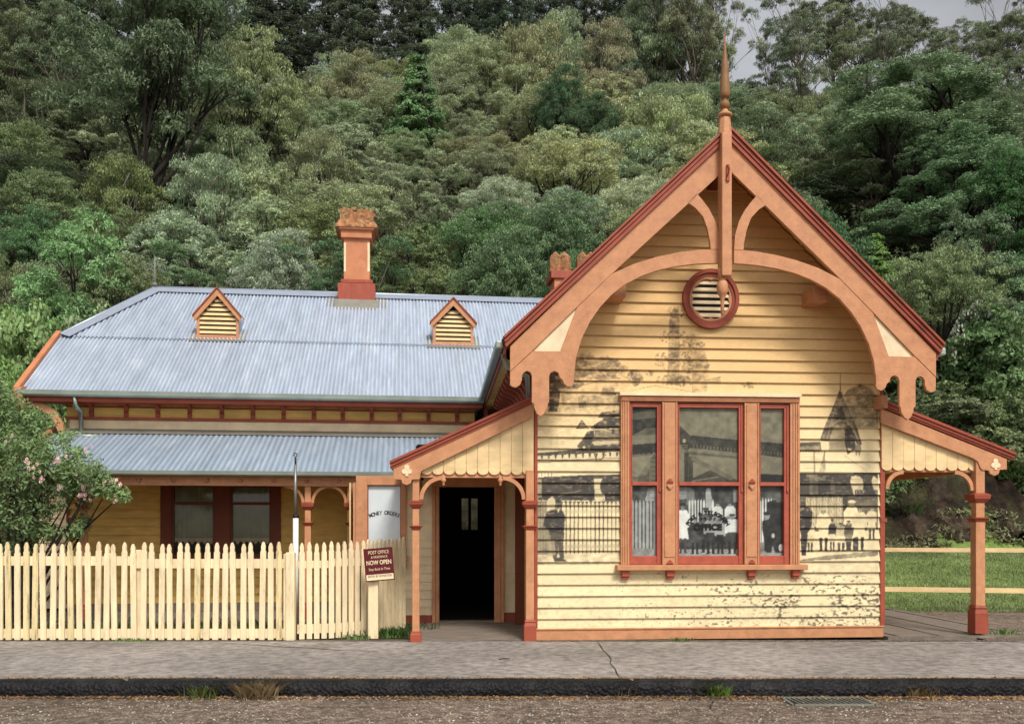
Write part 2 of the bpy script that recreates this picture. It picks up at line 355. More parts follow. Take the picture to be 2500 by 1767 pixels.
# --- right of the window
fillp(mp_(n_, [(385,230),(420,170),(520,120),(600,150),(662,230),(662,470),(460,470)]), .5, .6, .35)
for k in range(70): x = random.uniform(420, 660); y = random.uniform(200, 465); line(mp_(n_, [(x,y),(x+random.uniform(-4,4),y+22)]), 1.1, random.uniform(.25,.7), .5)
line(mp_(n_, [(363,45),(363,170)]), 1.8, .35, .7)
fillp(mp_(n_, [(365,140),(385,230),(500,480),(535,600),(505,610),(470,560),(255,575),(215,570),(205,555),(250,430),(320,270),(350,190)]), .36, .95, .12)
fillp(mp_(n_, [(362,230),(378,230),(450,450),(430,470),(370,300),(310,450),(285,450)]), .62, .8)
fillp(mp_(n_, [(350,300),(375,300),(410,395),(300,400)]), .25, .8); line(mp_(n_, [(355,210),(290,420),(260,560)]), 2.5, .7, .7); line(mp_(n_, [(380,220),(440,390),(515,600)]), 2.5, .68, .7); line(mp_(n_, [(300,450),(340,415),(410,415),(460,470),(505,560)]), 4, .72, .8)
fillp(mp_(n_, [(310,470),(350,450),(400,470),(405,650),(270,650),(275,560)]), .72, .85, .05)
for k in range(14): line(mp_(n_, [(275,480+k*13),(405,483+k*13)]), 1, .4, .55)
fillp(mp_(n_, [(400,470),(440,450),(470,520),(490,640),(420,680),(400,600)]), .2, .95)
fillp(mp_(n_, [(425,630),(450,635),(455,655),(425,650)]), .95); fillp(mp_(n_, [(480,600),(525,600),(530,640),(515,700),(500,650),(490,700),(480,650)]), .5, .9)
fillp(mp_(n_, [(38,585),(205,580),(215,655),(38,655)]), .3, 1, .15); fillp(mp_(n_, [(38,620),(200,615),(200,640),(38,645)]), .7, .7)
for k in range(8): line(mp_(n_, [(50+k*20,645),(50+k*20,660)]), 2.4, .2)
for k in range(6): line(mp_(n_, [(240,650),(200+k*9,820)]), 1.3, .45, .6); line(mp_(n_, [(38,680+k*22),(240,672+k*22)]), 1, .5, .5)
line(mp_(n_, [(400,690),(570,810)]), 1.2, .5, .6); line(mp_(n_, [(155,655),(160,840)]), 4, .5, .7)
fillp(mp_(n_, [(38,832),(662,828),(662,1040),(38,1040)]), .16, 1, .12)
fillp(mp_(n_, [(118,835),(185,835),(190,1000),(120,1000)]), .42, .8, .15); fillp(mp_(n_, [(285,900),(320,900),(325,1000),(290,1000)]), .4, .7)
for (a, b) in ((440, 545), (610, 662)):
    fillp(mp_(n_, [(a,890),(a+12,855),(a+40,848),(b-30,850),(b-5,875),(b,905),(b,1000),(a+30,1000)]), .85, 1, .08)
    for k in range(8): line(mp_(n_, [(a,875+k*16),(b,875+k*16)]), 1, .5, .7)
for k in range(14): line(mp_(n_, [(485+k*13,1000),(485+k*13,960)]), 2.2, .12); line(mp_(n_, [(490+k*13,1090),(490+k*13,1010)]), 1.8, .9, .8)
fillp(mp_(n_, [(38,1010),(662,1000),(662,1300),(38,1300)]), .3, .85, .15)
for k in range(24): x = 92+k*12.2; fillp(mp_(n_, [(x,1025),(x+4,1016),(x+8,1025),(x+8,1250),(x,1250)]), .86)
fillp(mp_(n_, [(385,1000),(420,1000),(430,1250),(385,1250)]), .18)
fillp(mp_(n_, [(38,1290),(662,1280),(662,1640),(38,1640)]), .93, 1, .06)
fillp(mp_(n_, [(45,1515),(250,1480),(662,1445),(662,1475),(300,1505),(60,1522)]), .5, .9, .15); line(mp_(n_, [(45,1520),(300,1508),(662,1478)]), 1.4, .25, .8)
def person_print(f, x, y, w, hgt, coat, skirt, legs, hat=.15, face=.6):
    fillp(mp_(f, [(x-w*.28,y+hgt*.14),(x-w*.5,y+hgt*.24),(x-w*.52,y+hgt*.48),(x-w*.3,y+hgt*.5),(x+w*.3,y+hgt*.5),(x+w*.52,y+hgt*.48),(x+w*.5,y+hgt*.24),(x+w*.28,y+hgt*.14)]), coat, 1, .03)
    fillp(mp_(f, [(x-w*.32,y+hgt*.46),(x+w*.32,y+hgt*.46),(x+w*.46,y+hgt*.72),(x-w*.46,y+hgt*.72)]), skirt, 1, .05)
    for s_ in (-1, 1): fillp(mp_(f, [(x+s_*w*.08,y+hgt*.7),(x+s_*w*.3,y+hgt*.7),(x+s_*w*.26,y+hgt*.97),(x+s_*w*.4,y+hgt),(x+s_*w*.08,y+hgt)]), legs)
    fx = lambda q: (f(x+q, 0)[0]-f(x, 0)[0])
    ell(*f(x, y+hgt*.085), fx(w*.15), fx(hgt*.075), face); ell(*f(x, y+hgt*.035), fx(w*.24), fx(hgt*.03), hat)
    ell(*f(x-w*.05, y+hgt*.085), fx(w*.03), fx(hgt*.012), .1, n=6); ell(*f(x+w*.07, y+hgt*.085), fx(w*.03), fx(hgt*.012), .1, n=6)
person_print(n_, 125, 1200, 70, 250, .9, .85, .2)
person_print(n_, 230, 1100, 110, 345, .95, .95, .13, .7); person_print(n_, 370, 1220, 100, 225, .8, .95, .15)
person_print(n_, 300, 1190, 60, 255, .15, .9, .15); person_print(n_, 455, 1040, 130, 400, .96, .4, .15, .95); person_print(n_, 430, 1200, 70, 240, .3, .5, .15)
person_print(n_, 515, 1085, 120, 355, .88, .96, .12, .3); person_print(n_, 612, 1090, 80, 260, .85, .9, .13, .3)
fillp(mp_(n_, [(60,1120),(90,1095),(120,1100),(145,1140),(135,1260),(105,1300),(100,1380),(90,1480),(55,1480),(50,1300),(38,1250),(38,1140)]), .1); ell(*n_(70, 1075), 7, 8, .25)
# --- lower paper: speckles and scuffs
sp = NC*.8+NB*.2
low = np.clip((yy+MY-1385)/25, 0, 1); rgt = np.clip((xx+MX-1440)/420, 0, 1)
thr = .66-.14*rgt*np.clip((yy+MY-1385)/70, 0, 1)+.10*(1-rgt)
spk = np.clip((sp-thr)*9, 0, 1)*low
spk *= np.clip((NA-.30)*6, 0, 1)
tone = tone*(1-spk*.78)+.12*spk*.78
cover = np.maximum(cover, low)
# --- window part of the picture (seen on the panes)
TW = tone.copy(); CW = cover.copy(); tone_wall, cover_wall = tone, cover
tone = np.full((MHT, MWD), .16); cover = np.zeros((MHT, MWD))
def P(*a): return mp_(p_, a)
fillp(P((190,170),(420,170),(420,420),(190,420)), .14, 1, .05); fillp(P((200,265),(410,215),(410,290),(200,310)), .33); ell(*p_(265, 365), 14, 17, .08); ell(*p_(265, 360), 8, 10, .2)
fillp(P((300,380),(410,370),(410,800),(200,800),(200,440)), .42, 1, .1)
for k in range(10): line(P((290,375+k*13),(410,372+k*13)), 1.1, .2, .8)
fillp(P((200,440),(410,425),(410,490),(200,505)), .5); fillp(P((200,505),(410,490),(410,565),(200,585)), .13)
for k in range(5): fillp(P((225+k*42,560-k*2),(242+k*42,560-k*2),(238+k*42,585),(230+k*42,585)), .1)
fillp(P((200,605),(370,585),(260,755),(200,755)), .55, 1, .04); fillp(P((370,590),(330,740),(260,760),(250,800),(410,800),(410,590)), .3)
for k in range(16): line(P((345,600+k*13),(410,598+k*13)), 1.4, .62, .8)
fillp(P((570,200),(1070,200),(1070,800),(570,800)), .52, 1, .03); fillp(P((570,200),(1060,200),(1060,235),(590,290),(570,350)), .48)
fillp(P((580,350),(665,430),(1060,470),(1060,570),(665,530),(640,560),(580,500)), .17, 1, .06)
for k in range(14): x = 690+k*27; fillp(P((x,505+k*2.5),(x+11,506+k*2.5),(x+8,540+k*2.5),(x+2,540+k*2.5)), .4)
ell(*p_(620, 475), 4, 5, .75)
for k in range(20): line(P((580,510+k*16),(650,510+k*16)), 1.7, .55, .9)
fillp(P((655,560),(1060,600),(1060,620),(655,580)), .35); fillp(P((620,560),(655,560),(655,800),(620,800)), .2); fillp(P((660,600),(700,600),(1010,770),(1060,800),(680,800),(660,800)), .22, 1, .04)
fillp(P((690,640),(840,700),(690,770)), .5); fillp(P((675,590),(1020,765),(985,790),(675,625)), .42); line(P((680,795),(890,760)), 2.5, .5)
fillp(P((1210,190),(1450,190),(1450,500),(1210,480)), .5, 1, .04); fillp(P((1210,480),(1450,505),(1450,610),(1210,585)), .15, 1, .06)
for k in range(8): x = 1225+k*26; fillp(P((x,555+k*2),(x+12,556+k*2),(x+8,580+k*2),(x+3,580+k*2)), .35)
fillp(P((1210,585),(1450,615),(1450,745),(1210,735)), .5, 1, .03); fillp(P((1210,738),(1450,748),(1450,800),(1210,800)), .07)
# lower panes
fillp(P((190,830),(440,830),(440,1400),(190,1400)), .2, 1, .08); fillp(P((330,850),(405,840),(405,950),(310,950)), .6)
for k in range(8): line(P((310,855+k*13),(405,850+k*13)), 1.3, .3, .8)
for k in range(9): x = 202+k*29; fillp(P((x,970),(x+9,940),(x+19,970),(x+19,1340),(x,1340)), .6)
fillp(P((190,1330),(440,1325),(440,1400),(190,1400)), .55, 1, .1)
fillp(P((560,830),(1070,830),(1070,1400),(560,1400)), .17, 1, .05); fillp(P((570,840),(640,840),(640,930),(570,940)), .55)
for k in range(8): line(P((570,845+k*13),(640,845+k*13)), 1.4, .3, .8)
fillp(P((640,840),(700,860),(700,980),(640,980)), .4)
for k in range(9): x = 655+k*23; fillp(P((x,955),(x+7,935),(x+14,955),(x+14,1180),(x,1180)), .82)
fillp(P((790,880),(835,880),(838,1010),(790,1010)), .6); ell(*p_(812, 870), 6, 7, .72); fillp(P((1010,860),(1045,860),(1045,960),(1010,960)), .5)
fillp(P((560,1335),(1070,1330),(1070,1400),(560,1400)), .6, 1, .15)
person_print(p_, 610, 965, 100, 400, .95, .93, .2, .08, .45)
for (x, y, w, hgt, a, b) in ((885,960,80,240,.8,.5),(985,955,85,250,.85,.5),(790,1000,110,360,.25,.15),(705,1080,95,290,.14,.16),(830,1060,110,310,.55,.14),(905,1090,85,280,.6,.12),(1000,1050,115,320,.9,.15)):
    person_print(p_, x, y, w, hgt, a, b, .08, .16, .5)
fillp(P((1200,830),(1450,830),(1450,1400),(1200,1400)), .22, 1, .05)
for k in range(6): x = 1212+k*23; fillp(P((x,950),(x+7,925),(x+14,950),(x+14,1290),(x,1290)), .85)
fillp(P((1200,1280),(1450,1270),(1450,1400),(1200,1400)), .5, 1, .15)
fillp(P((1280,960),(1330,940),(1380,950),(1412,1000),(1412,1360),(1340,1360),(1300,1250),(1265,1100)), .09); ell(*p_(1365, 925), 8, 12, .3)
fillp(P((1240,1110),(1300,1085),(1330,1120),(1330,1240),(1310,1360),(1270,1360),(1250,1240),(1235,1160)), .06); ell(*p_(1275, 1070), 7, 9, .5); ell(*p_(1272, 1050), 8, 5, .08)
ell(*p_(1325, 1225), 4, 6, .7); ell(*p_(1385, 1320), 5, 9, .8); fillp(P((1255,1240),(1262,1240),(1268,1350),(1258,1350)), .08)
tone_glass = tone
LWC = np.array(lin((250,206,138))); LWP = np.array(lin((252,230,178))); LDK = np.array(lin((40,31,25))); NE = fbm(10, 9, 4, ax=2.2)
def sample(arr, px, py):
    x = np.clip(px-MX, 0, MWD-1.01); y = np.clip(py-MY, 0, MHT-1.01); x0 = x.astype(int); y0 = y.astype(int); fx = x-x0; fy = y-y0
    return (arr[y0,x0]*(1-fx)+arr[y0,x0+1]*fx)*(1-fy)+(arr[y0+1,x0]*(1-fx)+arr[y0+1,x0+1]*fx)*fy
def project(V):
    V = np.array(V); return CX+FPX*V[:,0]/V[:,1], HY-FPX*(V[:,2]-EYE)/V[:,1]
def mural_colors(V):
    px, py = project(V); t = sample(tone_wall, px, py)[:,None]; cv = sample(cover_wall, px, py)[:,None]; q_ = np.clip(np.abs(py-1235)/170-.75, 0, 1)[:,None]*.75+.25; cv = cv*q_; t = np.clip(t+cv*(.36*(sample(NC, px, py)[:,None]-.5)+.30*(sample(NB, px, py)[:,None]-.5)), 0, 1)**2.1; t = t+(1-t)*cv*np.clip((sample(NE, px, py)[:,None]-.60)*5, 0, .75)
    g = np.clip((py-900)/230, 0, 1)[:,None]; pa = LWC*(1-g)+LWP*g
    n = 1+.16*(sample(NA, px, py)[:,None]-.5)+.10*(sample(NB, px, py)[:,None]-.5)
    Vz = np.array(V)[:,2]; kb = np.floor((Vz-.13)/.1475+1e-4); fr_ = ((Vz-.13)/.1475+1e-4)-kb; n = n*(1+.07*np.sin(kb*12.9898)*np.cos(kb*4.1))[:,None]*(1-.22*np.clip((fr_-.80)*6, 0, 1)-.10*np.clip((.10-fr_)*10, 0, 1))[:,None]  # tone varies per board; lap shading painted as darker board edges
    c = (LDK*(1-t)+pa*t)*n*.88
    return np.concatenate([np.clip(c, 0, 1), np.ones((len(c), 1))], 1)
def glass_colors(V):
    px, py = project(V); t = sample(tone_glass, px, py)[:,None]; t = np.clip(t+.25*(sample(NB, px, py)[:,None]-.5), 0, 1)**1.7
    up = (py < 1182)[:,None]
    hi = np.where(up, np.array(lin((206,198,160))), np.array(lin((240,246,236)))); lo = np.array(lin((14,15,12)))
    c = (lo*(1-t)+hi*t)*.78
    return np.concatenate([c, np.ones((len(c), 1))], 1)
def vcol_mat(name, rough, coat=0):
    m = bpy.data.materials.new(name); n, l = nodes(m); b = n['Principled BSDF']
    a = n.new('ShaderNodeVertexColor'); a.layer_name = 'paint'
    tc = n.new('ShaderNodeTexCoord'); nz = n.new('ShaderNodeTexNoise'); nz.inputs['Scale'].default_value = 45; nz.inputs['Detail'].default_value = 6
    mp = n.new('ShaderNodeMapping'); mp.inputs['Scale'].default_value = (.4,1,3); l.new(tc.outputs['Object'], mp.inputs[0]); l.new(mp.outputs[0], nz.inputs['Vector'])
    mx = n.new('ShaderNodeMixRGB'); mx.blend_type = 'MULTIPLY'; mx.inputs[0].default_value = .35 if not coat else .1
    l.new(a.outputs[0], mx.inputs[1]); l.new(nz.outputs[0], mx.inputs[2])
    br = n.new('ShaderNodeBrightContrast'); br.inputs[1].default_value = 0.02; l.new(mx.outputs[0], br.inputs[0]); l.new(br.outputs[0], b.inputs['Base Color'])
    b.inputs['Roughness'].default_value = rough; b.inputs['Specular IOR Level'].default_value = .3
    if coat: b.inputs['Specular IOR Level'].default_value = .1; b.inputs['Coat Weight'].default_value = coat; b.inputs['Coat Roughness'].default_value = .05
    else:
        bp = n.new('ShaderNodeBump'); bp.inputs['Strength'].default_value = .3; bp.inputs['Distance'].default_value = .006; l.new(nz.outputs[0], bp.inputs['Height']); l.new(bp.outputs[0], b.inputs['Normal'])
    return m
M['mural'] = vcol_mat('printed_weatherboard', .7); M['pane'] = vcol_mat('printed_pane', .5, .12)
# ================= POST OFFICE =================
PO = empty('post_office', F.w(2.3, 0, 0), F.t, 'cream weatherboard post office with terracotta gable trim and an old photograph printed on it', 'building')
def fm(u): return 2*2.315-u
def f4(v, pts): return [F.fp(*c4(x, y), v) for x, y in pts]
GA = 6.44; GS = .953; GC = 2.315
def gz(u): return GA-GS*abs(u-GC)
# --- front wall with the print
wallL, wallR = .0, 4.62
ventc = (2.293, 4.46); 
win = (1.104, 3.508, .975, 3.185)
mb = MB(F)
def gable_u(z):
    top = (GA-.10-z)/GS
    return (max(wallL, GC-top), min(wallR, GC+top))
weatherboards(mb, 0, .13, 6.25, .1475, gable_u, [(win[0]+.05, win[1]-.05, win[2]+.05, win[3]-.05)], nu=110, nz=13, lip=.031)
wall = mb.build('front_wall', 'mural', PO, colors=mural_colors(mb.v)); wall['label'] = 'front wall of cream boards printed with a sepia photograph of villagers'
mb = MB(F); mb.box(wallL-.045, wallR+.03, -.04, .02, 0.0, .135); mb.box(wallL-.05, wallR+.035, -.055, .02, .135, .155); mb.build('plinth', 'terra', PO, bevel=.004)
for u in (wallL-.03, wallR-.01):
    mb = MB(F); mb.box(u, u+.04, -.035, .03, .155, 3.6); mb.build('corner_board', 'red', PO)
# side walls
mb = MB(F); mb.box(wallR-.02, wallR+.0, .03, 9, 0, 3.9); mb.box(wallL, wallL+.02, .03, 9, 0, 3.9); mb.box(wallL, wallR, 9, 9.02, 0, 3.9); mb.box(.02, wallR-.02, .12, .14, .01, 3.4)
mb.build('side_wall', 'cream', PO)
# gable end above soffit continues the wall; roof
for s in (-1, 1):
    mb = MB(F); lenp = 2.86/1
    n = int(9.7/.076*6)
    e = GC+s*2.81
    # corrugated sheet: ribs run down the slope, so the wave goes along v
    pts=[]; fs=[]
    for i in range(n+1):
        v = -.70+9.9*i/n; a = .011*math.sin(2*math.pi*v/.076)
        pts += [(GC, v, GA+a), (e, v, GA-GS*2.81+a)]
    for i in range(n): fs.append((2*i, 2*i+1, 2*i+3, 2*i+2))
    mb.add(pts, fs, True); mb.build('roof', 'galv', PO)
    mb = MB(F); poly = [(GC, GA-.05), (GC, GA-.07), (GC+s*2.74, GA-.07-GS*2.74), (GC+s*2.74, GA-.05-GS*2.74)]
    mb.prism(poly, -.62, 9); 
    mb.build('soffit', 'shadecream', PO)
    for k, (vv, off, th, mat) in enumerate([(-.74, 0.0, .035, 'red'), (-.715, -.045, .05, 'red'), (-.70, -.105, .055, 'red')]):
        mb = MB(F); L = 2.80-.012*k
        mb.prism([(GC, GA+.01+off), (GC+s*L, GA+.01+off-GS*L), (GC+s*(L-.02), GA+.01+off-th-GS*(L-.02)), (GC, GA+.01+off-th)], vv, -.6)
        mb.build('roof_moulding', mat, PO)
A = f4(-.64, [(1130,168),(1130,338),(585,838),(415,1000),(200,1210),(90,1312),(90,1192)])
B = f4(-.64, [(585,838),(540,882),(415,1002),(335,1213),(200,1213),(90,1314),(90,1378),(100,1386),(118,1390),(138,1378),(147,1355),(149,1330),(158,1316),(173,1309),(188,1316),(196,1332),
  (196,1462),(206,1470),(208,1490),(220,1517),(236,1531),(254,1519),(270,1492),(274,1468),(280,1462),(280,1334),(288,1318),(306,1309),(324,1318),(332,1342),(345,1352),(352,1372),(372,1387),(392,1383),(401,1365),
  (402,1320),(412,1240),(438,1155),(478,1072),(528,1000),(585,938),(655,886),(735,846),(815,819),(900,801),(1000,789),(1112,785),(1112,718),(1000,722),(900,735),(800,756),(690,790)])
C = f4(-.64, [(955,492),(990,517),(1028,560),(1050,620),(1062,680),(1066,720),(1112,720),(1108,650),(1088,580),(1057,520),(1025,478),(998,446)])
T = f4(-.64, [(200,1211),(335,1212),(415,1001)])
for s in (0, 1):
    g = (lambda P_: [(fm(a), b) for a, b in P_]) if s else (lambda P_: P_)
    mb = MB(F); mb.prism(g(A), -.665, -.615); mb.build('bargeboard', 'terra', PO, bevel=.004)
    mb = MB(F); mb.prism(g(B), -.660, -.61); mb.build('gable_arch', 'terra', PO, bevel=.004)
    mb = MB(F); mb.prism(g(C), -.665, -.61); mb.build('gable_brace', 'terra', PO, bevel=.004)
    mb = MB(F); mb.prism(g(T), -.637, -.62); mb.build('spandrel_panel', 'palecream', PO)
    # purlin end and wall bracket carrying the overhang
    mb = MB(F); uc = fm(wallL+.06) if s else wallL+.06; mb.box(uc-.04, uc+.05, -.22, .0, 3.03, 3.20); mb.build('wall_bracket', 'terra', PO, bevel=.01)
    for uu in (.66,):
        q = fm(uu) if s else uu; mb = MB(F); pz = F.fp(2005, 716, -.4)[1]; q = F.fp(2005, 716, -.4)[0] if s else fm(F.fp(2005, 716, -.4)[0]); mb.box(q-.10, q+.10, -.4, .0, pz-.09, pz+.09); mb.build('purlin_end', 'terra', PO)
    for k in range(6):      # soffit boards seen under the overhang
        L0 = .35+k*.42; mb = MB(F); sg = 1 if s else -1
        mb.prism([(GC+sg*L0, GA-.075-GS*L0), (GC+sg*(L0+.02), GA-.075-GS*(L0+.02)), (GC+sg*(L0+.02), GA-.09-GS*(L0+.02)), (GC+sg*L0, GA-.09-GS*L0)], -.6, .0); mb.build('soffit_batten', 'shadecream', PO)
mb = MB(F); mb.box(GC-.06, GC+.06, -.6, .0, GA-.55, GA-.3); mb.build('ridge_beam', 'darkbrown', PO)
# king post, pendant and finial
zk0 = F.fp(*c4(1140, 848), -.76)[1]; zk1 = F.fp(*c4(1140, 150), -.76)[1]; ku = (F.fp(*c4(1118, 500), -.76)[0]+F.fp(*c4(1168, 500), -.76)[0])/2
kp = MB(F); kp.box(ku-.063, ku+.063, -.80, -.62, zk0, zk1); zt = F.fp(1770, 287, -.71)[1]
kp.lathe(ku, -.71, [(.088, zk1-.01), (.088, zk1+.02), (.07, zt-.02), (.055, zt)], 8, smooth=False)
kp = kp.build('king_post', 'terra', PO, bevel=.012)
mb = MB(F); mb.lathe(ku, -.71, [(.03, zt), (.085, zt+.01), (.09, zt+.035), (.06, zt+.06), (.035, zt+.07), (.04, zt+.09)], 16); mb.build('collar', 'terra', kp)
def zpx(py, u=ku, v=-.71): # height of an image row at the post
    return F.fp(1770, py, v)[1]
zb = zpx(257.5)
mb = MB(F); mb.lathe(ku, -.71, [(.035, zb-.09)]+[(.062*math.sin(a), zb-.062*math.cos(a)) for a in np.linspace(.5, 2.7, 9)]+[(.03, zb+.07), (.045, zb+.09), (.03, zb+.10)], 18); mb.build('ball', 'bronze', kp)
zs = zpx(236); ze = zpx(77)
mb = MB(F); mb.lathe(ku, -.71, [(.04, zs-.03), (.062, zs), (.064, zs+.05), (.045, zs+.35), (.022, ze-.25), (.004, ze)], 14); mb.build('spire', 'bronze', kp)
z1 = F.fp(*c4(1128, 905), -.71)[1]
mb = MB(F); mb.lathe(ku-.03, -.71, [(.006, z1-.36/1.0*.95), (.022, z1-.33), (.022, z1-.2), (.026, z1-.14)]+[(.026+.045*math.sin(a), z1-.1*math.cos(a)) for a in np.linspace(.4, 2.8, 9)]+[(.03, z1+.13), (.05, z1+.16), (.05, z1+.24)], 16); mb.build('pendant', 'terra', kp)
mb = MB(F); zc = zpx(423, v=-.8); mb.box(ku-.012, ku+.025, -.825, -.8, zc-.1, zc+.1); mb.tube([(ku, -.83, zc+.09), (ku+.02, -.85, zc+.03), (ku-.01, -.83, zc-.05)], .008); mb.build('cleat', 'red', kp)
# round vent
vt = MB(F)
def ring(mb, r0, r1, v0, v1, n=40):
    for k in range(n):
        a0, a1 = 2*math.pi*k/n, 2*math.pi*(k+1)/n
        q = [(ventc[0]+r*math.cos(a), ventc[1]+r*1.04*math.sin(a)) for r, a in ((r0,a0),(r1,a0),(r1,a1),(r0,a1))]
        mb.prism(q, v0, v1)
ring(vt, .325, .375, -.085, 0.0); ring(vt, .285, .328, -.065, -.002)
vent = vt.build('round_vent', 'red', PO)
mb = MB(F); n = 96
for k in range(n):                       # scalloped inner ring
    a0, a1 = 2*math.pi*k/n, 2*math.pi*(k+1)/n
    ri = lambda a: .232+.030*abs(math.sin(4*a+.0))**.7
    q = [(ventc[0]+r*math.cos(a), ventc[1]+r*1.04*math.sin(a)) for r, a in ((ri(a0),a0),(.29,a0),(.29,a1),(ri(a1),a1))]
    mb.prism(q, -.055, -.03)
mb.build('scalloped_ring', 'terra', vent)
for k in range(6):
    z = ventc[1]-.215+k*.085; hw = math.sqrt(max(.003, .27**2-(z-ventc[1])**2))
    mb = MB(F); mb.add([(ventc[0]-hw, -.048, z-.02), (ventc[0]+hw, -.048, z-.02), (ventc[0]+hw, -.03, z+.026), (ventc[0]-hw, -.03, z+.026), (ventc[0]-hw,-.040,z-.022), (ventc[0]+hw,-.040,z-.022), (ventc[0]+hw,-.022,z+.022), (ventc[0]-hw,-.022,z+.022)], [(0,1,2,3),(7,6,5,4),(4,5,1,0),(3,2,6,7)]); mb.build('louvre', 'palecream', vent)
mb = MB(F); mb.prism([(ventc[0]+.28*math.cos(a), ventc[1]+.29*math.sin(a)) for a in np.linspace(0, 6.2, 32)], -.027, -.025); mb.build('backing', 'dark', vent)
# --- big front window
def f9(x, y, v=-.06): return F.fp(*c9(x, y), v)
U = lambda x, v=-.05: F.fp(*c9(x, 800), v)[0]
Z = lambda y, v=-.05: F.fp(*c9(820, y), v)[1]
wn = MB(F)
ua, ub, za, zb_ = U(115), U(1530), Z(1452), Z(128)
wn.box(ua, U(182), -.07, .05, za, Z(170)); wn.box(U(1455), ub, -.07, .05, za, Z(170)); wn.box(ua, ub, -.07, .05, Z(170), zb_)
for d in (12, 30, 50): wn.box(U(115+d), U(115+d+7), -.083, -.07, za, Z(170)+.0); wn.box(U(1525-d), U(1532-d), -.083, -.07, za, Z(170))
for d in (10, 26): wn.box(ua+.01, ub-.01, -.083-.004*d/10, -.07, Z(128+d+8), Z(128+d))
WN = wn.build('front_window', 'terra', PO)
mb = MB(F); mb.box(ua-.02, ub+.01, -.11, .0, Z(126), Z(100)); mb.build('cap', 'palecream', WN, bevel=.004)
for (a, b) in ((440, 558), (1090, 1205)):
    mb = MB(F); mb.box(U(a), U(b), -.075, .04, za, Z(172)); mb.box(U(a+18), U(b-18), -.085, -.075, za+.1, Z(172)-.02); mb.box(U(a), U(a+10), -.09, -.075, za, Z(172)); mb.box(U(b-10), U(b), -.09, -.075, za, Z(172)); mb.build('mullion', 'terra', WN, bevel=.003)
    c = (a+b)/2
    for yy_, sg in ((805, 1), (1445, 1), (828, -1)):
        h_ = .05; z = Z(yy_); uc = U(c); mb = MB(F); mb.prism([(uc-.048, z), (uc+.048, z), (uc+.008, z+sg*h_), (uc-.008, z+sg*h_)], -.112, -.08); mb.build('mullion_ornament', 'red' if sg > 0 else 'terra', WN, bevel=.004)
for (a, b, g0, g1) in ((188, 440, 208, 404), (560, 1088, 580, 1052), (1206, 1450, 1222, 1412)):
    mb = MB(F); e = (U(a), U(b), U(g0), U(g1))
    mb.box(e[0], e[2], -.045, .05, Z(1450), Z(178)); mb.box(e[3], e[1], -.045, .05, Z(1450), Z(178)); mb.box(e[2], e[3], -.045, .05, Z(210), Z(178)); mb.box(e[2], e[3], -.05, .04, Z(828), Z(800)); mb.box(e[2], e[3], -.035, .05, Z(1450), Z(1384))
    mb.box(e[0]+.02, e[0]+.03, -.055, -.045, Z(830), Z(190)); mb.box(e[1]-.035, e[1]-.022, -.058, -.045, Z(860), Z(190)); mb.box(e[1]-.035, e[1]-.010, -.064, -.045, Z(880), Z(850))
    mb.build('sash', 'sash', WN, bevel=.003)
    for (y0, y1, vv) in ((210, 800, .0), (828, 1384, .02)):
        nx, nz = max(8, int((e[3]-e[2])*110)), int((Z(y0)-Z(y1))*110)
        mb = MB(F); mb.add([(e[2]+(e[3]-e[2])*i/nx, vv, Z(y1)+(Z(y0)-Z(y1))*j/nz) for j in range(nz+1) for i in range(nx+1)],
            [(j*(nx+1)+i, j*(nx+1)+i+1, (j+1)*(nx+1)+i+1, (j+1)*(nx+1)+i) for j in range(nz) for i in range(nx)])
        mb.build('pane', 'pane', WN, colors=glass_colors(mb.v))
mb = MB(F); mb.box(U(75), U(1577), -.15, .0, Z(1494), Z(1453)); mb.build('sill', 'terra', WN, bevel=.006)
for a, b in ((118, 182), (474, 540), (1118, 1182), (1468, 1530)):
    mb = MB(F); q = (U(a), U(b)); mb.box(q[0], q[1], -.10, .0, Z(1545), Z(1494)); mb.box(q[0]+.008, q[1]-.008, -.075, .0, Z(1567), Z(1545)); mb.build('sill_bracket', 'sash', WN, bevel=.01)
def framebasis(fr, roll=0):
    r = Vector((fr.u[0], fr.u[1], 0)); n = Vector((-fr.v[0], -fr.v[1], 0)); up = Vector((0, 0, 1))
    c, s = math.cos(roll), math.sin(roll)
    return (r*c+up*s, up*c-r*s, n)
def arc_text(body, cx_, cz_, R, a0, a1, size, mat, fr, v, off=0, sx=1):
    out = []; n = len(body)
    for i, ch in enumerate(body):
        if ch == ' ': continue
        a = a0+(a1-a0)*i/(n-1); ar = math.radians(a)
        P_ = fr.w(cx_+R*math.sin(ar), v, cz_+R*math.cos(ar)); out.append(text(ch, size, mat, None, P_, framebasis(fr, -ar), off=off, sx=sx))
    return out
tc_ = f9(805, 1200, .01)
items = arc_text('POST & TELEGRAPH', tc_[0], Z(1040)-.31, .31, -58, 58, .070, 'black', F, .012, .003)
items.append(text('OFFICE', .105, 'black', None, F.w(tc_[0], .012, Z(1158)), framebasis(F), off=.007, sx=1.12))
for sg in (-1, 1):       # scrolls between the words
    for q in range(2):
        u0, z0 = tc_[0]+sg*(.035+q*.055), Z(1092)
        m2 = MB(F); m2.tube([(u0+sg*(.026-.002*k)*math.cos(k*.55)*.8, .008, z0+(.028-.002*k)*math.sin(k*.55)) for k in range(12)], .0045, 5)
        me = bpy.data.meshes.new('s'); me.from_pydata(m2.v, [], m2.f); me.materials.append(M['black']); items.append((me, np.array(m2.v)))
join_text(items, 'lettering', WN)
